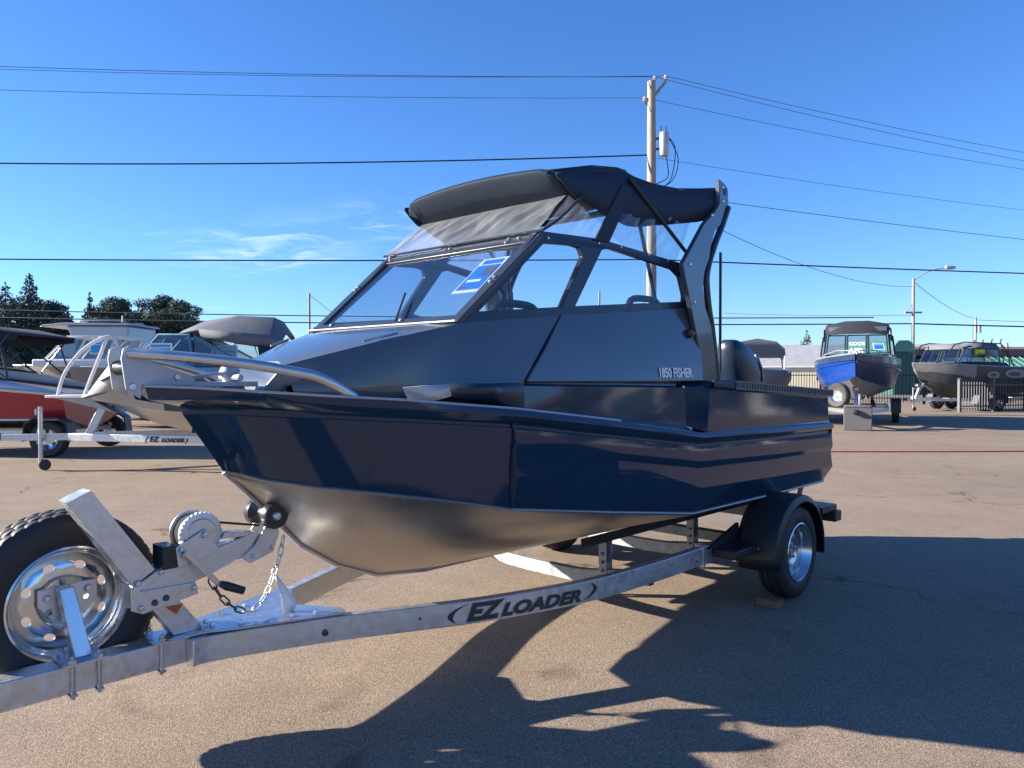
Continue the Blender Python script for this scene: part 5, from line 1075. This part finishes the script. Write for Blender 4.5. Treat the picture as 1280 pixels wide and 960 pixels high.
# ---- canvas-topped boat glimpsed past the engine
kb_ = tag(empty('canvas_top_boat', (7.2, 22.3, 0), math.atan2(-1, -.25)), 'boat with rounded grey canvas top glimpsed just past the outboard motor', 'boat')
bg_hull(kb_, 6.0, 2.2, .5, .9, 1.5, 1.6, 'grey_hull', 'alu', x0=.4)
cvs = [[(x, y * w_, z) for y, z in ((-1, 1.95), (-.96, 2.25), (-.7, 2.45), (0, 2.55), (.7, 2.45), (.96, 2.25), (1, 1.95))] for x, w_ in ((-1.3, .80), (-1.6, .86), (-3.6, .90))]
m = MB(); m.loft(cvs); m.add(cvs[0], [tuple(range(7))]); m.build('canvas_top', 'grey_canvas', kb_, thick=.012)
for s in (1, -1):
    wframe(kb_, [(-1.25, .78 * s, 1.62), (-1.30, .80 * s, 2.0), (-3.4, .9 * s, 2.0), (-3.4, .95 * s, 1.6)], 0, 'white_gel', .05)
m = MB(); m.box((-3.6, -.95, 1.48), (-1.1, .95, 1.62)); m.build('deck_cap', 'silver_paint', kb_, bevel=.02)
kt = tag(empty('boat_trailer', (7.2, 22.3, 0), math.atan2(-1, -.25)), 'trailer under the rounded grey canvas topped boat', 'trailer'); bg_trailer(kt, 5.6, .95, .52, axle=-3.4)

# ---------------------------------------------------------------- fences
def picket_fence(A, B, h, label, gap=.13, post=2.4, mat='fence_black', r=.012, pw=.04, rails=(.18, .88), grp=None):
    A = Vector((*A, 0)); B = Vector((*B, 0)); L = (B - A).length; d_ = (B - A).normalized()
    root = tag(empty('picket_fence', A, math.atan2(d_.y, d_.x)), label, 'fence', grp)
    pm = MB(); pm.box((-r, -r, .08), (r, r, h)); me = pm.mesh('picket', True, None); me.materials.append(M(mat))
    n = int(L / gap); np_ = 0
    for i in range(n):
        if np_ >= 290: break
        o = bpy.data.objects.new('picket', me); COL.objects.link(o); o.parent = root; o.location = (i * gap + gap / 2, 0, 0); np_ += 1
    for f in rails:
        m = MB(); m.box((0, -.018, h * f), (L, .018, h * f + .04)); m.build('rail', mat, root)
    qm = MB(); qm.box((-pw, -pw, 0), (pw, pw, h + .10)); qm.prism([(-pw * 1.2, h + .10), (pw * 1.2, h + .10), (0, h + .15)], -pw * 1.2, pw * 1.2); qme = qm.mesh('post', True, None); qme.materials.append(M(mat))
    for i in range(int(L / post) + 1):
        o = bpy.data.objects.new('post', qme); COL.objects.link(o); o.parent = root; o.location = (i * post, 0, 0)
    return root
picket_fence((7.5, 37.0), (44, 35.0), 1.55, 'long black picket fence running behind the boats in front of the cream building', gap=.125)
picket_fence((17.0, 29.2), (29.0, 33.6), 1.15, 'grey metal fence with square posts standing before the grey and black boat', gap=.14, post=1.75, mat='fence_grey', pw=.05)
# ---------------------------------------------------------------- buildings
def ribbed(mb, p0, p1, p2, p3, n, d_):
    pass
cbld = tag(empty('cream_building', (12.0, 66, 0), -.30), 'long low cream building with pale grey pitched roof beyond the picket fence', 'building')
m = MB(); m.box((5, 0, 0), (26, 9, 2.0)); m.build('wall', 'siding_cream', cbld)
m = MB(); m.prism([(-.12, 1.98), (-.12, 2.08), (4.5, 3.9), (9.6, 2.08), (9.6, 1.98)], 4.4, 26.6, 'yz'); rf = m.build('roof', 'roof_grey', cbld)
m = MB(); m.box((4.3, -.24, 1.94), (26.7, -.121, 2.06)); m.build('gutter', 'white_gel', rf)
for k in range(6):
    m = MB(); m.box((6.5 + k * 3.3, -.03, .85), (7.7 + k * 3.3, .03, 1.65)); wn_ = m.build('window', 'white_gel', cbld); m = MB(); m.box((6.57 + k * 3.3, -.045, .92), (7.63 + k * 3.3, -.032, 1.58)); m.build('pane', 'bg_glass', wn_)
gbld = tag(empty('green_shed', (25.8, 52, 0), 0), 'tall green metal shed with barrel-shaped green roof behind the blue boat', 'building')
m = MB(); m.box((0, 0, 0), (1.25, 8, 2.9)); m.build('wall', 'wall_green', gbld)
m = MB(); m.prism([(-.15, 2.92), (.0, 3.45), (.25, 3.70), (.95, 3.70), (1.25, 3.45), (1.40, 2.92)], -.2, 8.2); m.build('roof', 'roof_green', gbld, bevel=.05)
for k in range(5):
    m = MB(); m.box((.05 + k * .27, -.03, .05), (.06 + k * .27, -.002, 2.88)); m.build('wall_rib', 'wall_green', gbld)
sbld = tag(empty('green_roofed_store', (29.5, 56, 0), 0), 'low store with green metal awning roof and brown upper roof at the far right', 'building')
m = MB(); m.box((0, 2.5, 0), (30, 12, 2.6)); m.build('wall', 'wall_green', sbld)
m = MB(); m.prism([(0, 1.55), (0, 1.65), (2.6, 2.75), (2.6, 2.6)], 6.2, 30, 'yz'); aw = m.build('awning_roof', 'roof_green', sbld)
m = MB(); m.prism([(0, 1.55), (0, 1.65), (2.6, 2.75), (2.6, 2.6)], 3.0, 6.15, 'yz'); m.build('awning_end', 'teal_frame', sbld)
for k in range(44):
    m = MB(); m.add([(6.3 + k * .54, -.01, 1.66), (6.36 + k * .54, -.01, 1.66), (6.36 + k * .54, 2.59, 2.78), (6.3 + k * .54, 2.59, 2.78), (6.33 + k * .54, -.02, 1.71), (6.33 + k * .54, 2.59, 2.83)], [(0, 4, 5, 3), (1, 2, 5, 4), (0, 1, 4)]); m.build('roof_seam', 'roof_green', aw)
m = MB(); m.prism([(2.4, 2.78), (2.5, 3.3), (6, 3.6), (12, 2.78)], 1.0, 30, 'yz'); m.build('upper_roof', 'roof_brown', sbld)
for k in range(8):
    m = MB(); m.box((3.5 + k * 3, .25, 0), (3.62 + k * 3, .37, 1.66)); m.build('column', 'wall_green', sbld)
for k in range(7):
    m = MB(); m.box((4.2 + k * 3, 2.44, .1), (6.2 + k * 3, 2.495, 1.5)); m.build('panel', 'roof_green', sbld)
# storefront out of frame on the right, seen mirrored in the hull
dl = tag(empty('showroom_building', (46, -30, 0), 0), 'long grey showroom building with dark glass standing right of the lot', 'building')
m = MB(); m.box((0, 0, 0), (12, 62, 4.6)); m.build('wall', 'wall_grey', dl)
for k in range(14):
    m = MB(); m.box((-.05, 2 + k * 4.2, .5), (-.002, 5.2 + k * 4.2, 3.2)); m.build('window', 'bg_glass', dl)
m = MB(); m.box((-1.0, -.5, 4.61), (12.5, 62.5, 5.0)); m.build('roof', 'roof_brown', dl)

# ---------------------------------------------------------------- trees
def crown_mesh(blobs, n, size, mat, name):
    """leaf-sized quads scattered through ellipsoid clumps"""
    vs = []; tot = sum(b_[3] * b_[4] for b_ in blobs)
    C0, Nn, Sz = [], [], []
    for cx, cy, cz, rx, rz_ in blobs:
        k = max(6, int(n * rx * rz_ / tot)); d_ = rng.normal(size=(k, 3)); d_ /= np.linalg.norm(d_, axis=1)[:, None]; r_ = rng.uniform(.45, 1.08, k) ** .6
        C0.append(np.c_[cx + d_[:, 0] * rx * r_, cy + d_[:, 1] * rx * r_, cz + d_[:, 2] * rz_ * r_]); Nn.append(d_ + rng.normal(scale=.6, size=(k, 3)))
    C0 = np.vstack(C0); Nn = np.vstack(Nn); Nn /= np.linalg.norm(Nn, axis=1)[:, None]; k = len(C0)
    u = np.cross(Nn, rng.normal(size=(k, 3))); u /= np.linalg.norm(u, axis=1)[:, None]; v = np.cross(Nn, u); s_ = size * rng.uniform(.5, 1.4, (k, 1))
    V = np.stack([C0 - u * s_, C0 + v * s_ * .55, C0 + u * s_, C0 - v * s_ * .55], 1).reshape(-1, 3)
    me = bpy.data.meshes.new(name); me.vertices.add(4 * k); me.vertices.foreach_set('co', V.ravel()); me.loops.add(4 * k); me.loops.foreach_set('vertex_index', np.arange(4 * k)); me.polygons.add(k); me.polygons.foreach_set('loop_start', np.arange(k) * 4); me.polygons.foreach_set('loop_total', np.full(k, 4)); me.update(calc_edges=True); me.materials.append(M(mat)); return me
def broadleaf(x, y, h, wd, label, mat='leaves', n=2600, size=.20, grp=None, name='broadleaf_tree'):
    root = tag(empty(name, (x, y, 0), random.uniform(0, 6)), label, 'tree', grp)
    blobs = []
    for k in range(30):
        a_ = random.uniform(0, 6.28); zz = random.uniform(.28, .95); rr = wd * .5 * math.sin(math.pi * min(1, zz * .85 + .12)) * random.uniform(.2, .85); blobs.append((rr * math.cos(a_), rr * math.sin(a_), h * zz, wd * random.uniform(.09, .21), h * random.uniform(.05, .11)))
    o = link('crown', crown_mesh(blobs, n, size, mat, 'crown'), root)
    m = MB(); m.tube([(0, 0, 0), (.05, .03, h * .3), (-.03, .06, h * .65), (.02, 0, h * .9)], [h * .028, h * .022, h * .013, h * .004], 8)
    for b_ in blobs[:9]: m.tube([(0, 0, h * random.uniform(.25, .5)), (b_[0] * .6, b_[1] * .6, b_[2] * .85), (b_[0], b_[1], b_[2])], [h * .012, h * .008, h * .003], 5)
    m.build('trunk', 'bark', root, weld=False); return root
def conifer(x, y, h, wd, label, mat='needles', n=2600, size=.15, grp=None, sparse=0.0):
    root = tag(empty('conifer_tree', (x, y, 0), random.uniform(0, 6)), label, 'tree', grp); blobs = []
    lv = int(h * 1.7)
    for k in range(lv):
        f = k / lv; zz = h * (.10 + .90 * f); rr = wd * .5 * (1 - f) ** .85 + .12; nb = max(3, int(7 * (1 - f)) + 1)
        for j in range(nb):
            if random.random() < sparse: continue
            a_ = 2 * math.pi * j / nb + k * 1.3 + random.uniform(-.3, .3); q_ = random.uniform(.55, 1.0)
            blobs.append((rr * q_ * .60 * math.cos(a_), rr * q_ * .60 * math.sin(a_), zz - .15 * rr, max(.20, rr * .50), .26 + .10 * rr))
    blobs.append((0, 0, h * .985, .10, .35))
    link('crown', crown_mesh(blobs, n, size, mat, 'crown'), root)
    m = MB(); m.tube([(0, 0, 0), (0, 0, h * .5), (0, 0, h * .99)], [h * .02, h * .012, .02], 8); m.build('trunk', 'bark', root); return root
GRP = 'trees beyond the lot on the left'
def tx(px, Yd): return (px - 640) / 961 * Yd
conifer(tx(38, 80), 80, 12.0, 7.5, 'tallest pointed dark conifer in the row beyond the red runabout', n=15000, size=.15)
conifer(tx(8, 78), 78, 10.6, 8.0, 'broad dark conifer overlapping the tallest pointed conifer', n=14000, size=.15)
conifer(tx(113, 82), 82, 9.9, 4.0, 'thin ragged conifer standing alone in the gap of the tree row', n=4000, sparse=.35)
conifer(tx(246, 90), 90, 8.9, 2.6, 'small spindly conifer at the end of the left tree row', n=1800, sparse=.4)
conifer(tx(212, 88), 88, 9.3, 3.6, 'narrow conifer tip rising from the broad round trees', n=3000, sparse=.2)
for px, h_, wd, lab in ((-20, 9.2, 9, 'dark bushy tree at the left end of the tree row'), (24, 9.6, 10, 'wide dark tree merging with the two left conifers'), (62, 9.8, 9, 'low bushy tree below the tallest pointed conifer'), (90, 7.4, 7, 'low rounded tree filling the gap beside the ragged conifer'), (112, 8.2, 6.5, 'dense dark tree at the foot of the ragged conifer'), (152, 9.6, 8, 'broad rounded tree above the grey hardtop boat'), (187, 10.6, 9, 'largest round-crowned tree in the left row'), (222, 9.6, 8.5, 'round tree right of the largest round-crowned tree'), (246, 8.2, 7, 'low tree beside the spindly conifer')):
    broadleaf(tx(px, 86), 86 + random.uniform(-3, 3), h_, wd, lab, n=15000, size=.135, mat='needles' if px < 130 else 'leaves')
for k, (px, h_, lab) in enumerate(((-8, 7.0, 'low scrub tree under the broad dark conifer'), (40, 7.2, 'low scrub tree under the tallest pointed conifer'), (76, 7.6, 'grey-green tree right of the tallest pointed conifer'), (132, 7.4, 'low tree filling in beside the broad rounded tree'), (168, 7.8, 'low tree between the two biggest round crowns'), (205, 8.0, 'middling tree between the narrow conifer and the round trees'), (236, 7.2, 'low tree in front of the spindly conifer'), (258, 5.8, 'lowest tree at the end of the left tree row'))):
    broadleaf(tx(px, 80), 80, h_, 6.5, lab, n=9000, size=.135, mat='leaves' if k % 2 else 'needles')
broadleaf(tx(372, 75), 75, 4.8, 3.0, 'small pale tree beside the thin pole beyond the navy boat bow', mat='leaves_pale', n=1500, size=.16)
broadleaf(tx(398, 75), 75, 5.8, 4.2, 'leafy pale tree just behind the navy boat windscreen base', mat='leaves_pale', n=2000, size=.18)
broadleaf(tx(952, 95), 95, 4.7, 3.6, 'dark red leafed tree above the cream building roof', mat='leaves_red', n=1600, size=.18, name='red_leaf_tree')
broadleaf(tx(968, 96), 96, 4.3, 3.0, 'smaller red leafed tree beside the larger red tree', mat='leaves_red', n=1200, size=.18, name='red_leaf_tree')
broadleaf(tx(983, 98), 98, 5.2, 1.6, 'slim pale tree between the red trees and the grey-green conifer', mat='leaves_pale', n=500, size=.16)
conifer(tx(1008, 95), 95, 6.6, 5.2, 'grey-green conifer rising behind the cream building', mat='leaves_pale', n=2600, size=.18)
broadleaf(tx(998, 97), 97, 5.0, 4.5, 'pale rounded tree at the foot of the grey-green conifer', mat='leaves_pale', n=1500, size=.18)
for k in range(9):
    broadleaf(40 + random.uniform(-2, 2), -26 + k * 7.5, random.uniform(5.5, 8), 6, ('round green tree at the %s of the row before the showroom' % ('south end' if k == 0 else 'north end')) if k in (0, 8) else 'round green tree within the row before the showroom', n=1300, size=.25, grp='trees along the showroom')
# ---------------------------------------------------------------- poles and wires
PX, PY = tx(814, 28), 28.0
up_ = tag(empty('utility_pole', (PX, PY, 0)), 'tall weathered wooden utility pole with grey transformer rising behind the navy boat', 'pole')
m = MB(); m.tube([(0, 0, 0), (0, 0, 6), (-.02, 0, 12.05)], [.20, .175, .145], 14); m.build('pole', 'pole_wood', up_)
m = MB(); m.lathe([(0, .44), (.12, .44), (.17, .42), (.18, .40), (.18, -.38), (.16, -.42), (0, -.42)], (.42, -.10, 9.75), 'z', 20); tf = m.build('transformer', 'transformer_grey', up_)
for dx in (-.1, .08):
    m = MB(); m.tube([(.42 + dx, -.10, 10.16), (.42 + dx, -.10, 10.28), (.42 + dx, -.10, 10.42)], [.035, .05, .02], 8); m.build('bushing', 'porcelain', tf)
m = MB(); m.box((.14, -.14, 9.55), (.26, -.06, 9.62)); m.box((.14, -.14, 9.92), (.26, -.06, 9.99)); m.build('transformer_bracket', 'steel_dark', tf)
m = MB(); m.tube([(.10, 0, 11.55), (.50, 0, 12.05)], .055, 8); arm = m.build('support_arm', 'pole_wood', up_)
for x, z in ((.10, 12.10), (.50, 12.13), (-.26, 11.35)):
    m = MB(); m.lathe([(0, .14), (.06, .13), (.09, .07), (.05, .04), (.09, .0), (.03, -.04)], (x, 0, z), 'z', 12); m.build('insulator', 'porcelain', up_)
m = MB(); m.tube([(-.14, 0, 11.15), (-.27, 0, 11.34)], .025, 6); m.build('insulator_pin', 'steel_dark', up_)
for k, (a_, b_, c_) in enumerate((((.55, -.1, 10.05), (.85, 0, 9.6), (.18, 0, 8.15)), ((.52, -.1, 10.1), (.95, 0, 9.3), (.10, 0, 8.1)), ((.5, -.1, 9.4), (.6, 0, 8.7), (.15, 0, 8.35)))):
    m = MB(); m.tube(smoothpath([a_, b_, (b_[0] * .8, 0, 8.5), c_], 8), .017, 5); m.build('drop_cable', 'wire_black', up_)
m = MB(); m.tube(smoothpath([(0, -.15, 7.75), (-.35, -.2, 8.05), (-.65, -.3, 8.18), (-.85, -.3, 7.95)], 6), .035, 6); m.build('service_mast', 'transformer_grey', up_)
def thin_pole(x, y, h_, label, r=.10, mat='pole_wood', arm=None, name='utility_pole', xarm=None):
    o = tag(empty(name, (x, y, 0)), label, 'pole'); m = MB(); m.tube([(0, 0, 0), (0, 0, h_)], [r, r * .75], 10); m.build('pole', mat, o)
    if arm:
        m = MB(); m.tube(smoothpath([(0, 0, h_ - .1), (arm * .5, 0, h_ + .55), (arm, 0, h_ + .75)], 6), .05, 6); a_ = m.build('lamp_arm', 'transformer_grey', o)
        m = MB(); m.lathe([(0, .45), (.10, .40), (.15, .1), (.13, -.25), (0, -.35)], (arm + .2, 0, h_ + .78), 'x', 12); m.build('lamp_head', 'transformer_grey', a_)
    if xarm:
        m = MB(); m.box((-xarm, -.06, h_ * .70), (xarm, .06, h_ * .70 + .12)); m.build('cross_arm', mat, o); m = MB(); m.tube([(-xarm * .9, 0, h_ * .70 + .05), (0, 0, h_ * .80)], .03, 5); m.build('brace', mat, o)
    return o
thin_pole(tx(387, 60), 60, 7.7, 'thin wooden pole rising left of the navy boat windscreen', .11)
thin_pole(tx(749, 62), 62, 8.1, 'short thin pole seen through the navy boat side window', .11)
thin_pole(tx(1141, 54), 54, 8.1, 'street lamp pole with long arm behind the green shed', .12, 'pole_wood', arm=2.3, name='street_lamp', xarm=.6)
fp_ = thin_pole(tx(1219, 80), 80, 7.3, 'distant thin pole with pale transformer above the grey and black boat', .13)
m = MB(); m.lathe([(0, .35), (.22, .33), (.22, -.33), (0, -.35)], (.35, 0, 6.0), 'z', 12); m.build('transformer', 'transformer_grey', fp_)
def wire(A, B, sag, label, r=.011, mat='wire_black', n=40):
    A = Vector(A); B = Vector(B); pts = []
    for i in range(n + 1):
        t = i / n; p = A.lerp(B, t); p.z -= sag * 4 * t * (1 - t); pts.append(p)
    m = MB(); c = pts[0].copy(); m.tube([p - c for p in pts], r, 5); o = m.build('overhead_wire', mat, None); o.location = c
    return tag(o, label, 'wire')
top = (PX, PY, 0)
def at(dx, z): return (PX + dx, PY, z)
def far(px, y, z): Yd = (z - CAM_H) * 961 / (466 - y); return ((px - 640) / 961 * Yd, Yd, z)
wire(at(.10, 12.22), (-30, 26.0, 12.35), .25, 'topmost grey wire running left from the utility pole top', .012, 'wire_grey')
wire(at(.50, 12.25), (-30, 26.8, 12.55), .30, 'second grey wire from the support arm running left just under the topmost', .010, 'wire_grey')
wire(at(-.26, 11.46), (-30, 26.2, 11.55), .22, 'single grey wire running left from the side insulator of the utility pole', .010, 'wire_grey')
wire(at(.50, 12.25), (41, 44, 12.4), .45, 'topmost grey wire running right from the support arm', .011, 'wire_grey')
wire(at(.10, 12.22), (41, 45, 12.15), .45, 'grey wire running right from the pole top just below the topmost', .011, 'wire_grey')
wire(at(-.26, 11.46), (41, 43, 11.35), .45, 'grey wire running right from the side insulator', .010, 'wire_grey')
wire(at(.1, 9.30), (41, 42, 9.2), .35, 'thin grey wire running right from below the transformer', .009, 'wire_grey')
wire(at(-.14, 9.40), (-30, 26.5, 8.95), .30, 'thick black cable running left from below the transformer', .028)
wire(at(0, 5.62), (-30, 26.5, 5.55), .10, 'thick black cable running left behind the windscreen top', .026)
wire(at(0, 5.62), (41, 33.5, 5.35), .10, 'thick black cable running right from behind the arch', .026)
wire(at(.1, 8.05), (41, 40, 7.1), .25, 'black wire sloping down right from behind the arch top', .012)
wire(at(.1, 7.95), (tx(1141, 54), 54, 7.55), .9, 'sagging black wire from the pole to the street lamp pole', .014)
wire((-45, 58, 6.4), (tx(1141, 54) - 3, 53.5, 5.35), .3, 'upper of two low black cables passing behind the thin pole', .04)
wire((-45, 58.5, 5.85), (tx(1141, 54), 54, 4.95), .3, 'lower of two low black cables passing behind the thin pole', .045)
wire((tx(1141, 54), 54, 4.95), (60, 52, 4.55), .2, 'low black cable running right from the street lamp pole', .05)
wire((tx(387, 60), 60, 7.6), (tx(450, 58), 58, 4.6), .1, 'short guy wire slanting down from the thin pole by the windscreen', .02)
wire((tx(905, 62), 62, 6.3), (tx(1141, 54), 54, 5.55), .1, 'faint grey wire running to the street lamp pole above the low cable', .02, 'wire_grey')
wire((tx(1141, 54), 54, 7.9), (tx(1219, 80), 80, 7.1), .4, 'faint wire from the street lamp pole to the distant pole', .022, 'wire_grey')
wire((tx(1219, 80), 80, 7.0), (80, 78, 7.0), .4, 'faint wire running right from the distant pole', .025, 'wire_grey')
# ---------------------------------------------------------------- red cord on the asphalt
pts = smoothpath([(2.2, 14.9, .012), (5.0, 14.55, .012), (8.0, 14.5, .012), (11, 14.6, .012), (14, 14.4, .012), (18, 14.7, .012)], 10)
m = MB(); m.tube([p - Vector((5, 14.5, 0)) for p in pts], .013, 6); rc = m.build('ground_cord', 'red_cord', None); rc.location = (5, 14.5, 0)
tag(rc, 'thin red cord lying across the asphalt behind the navy boat stern', 'cord')
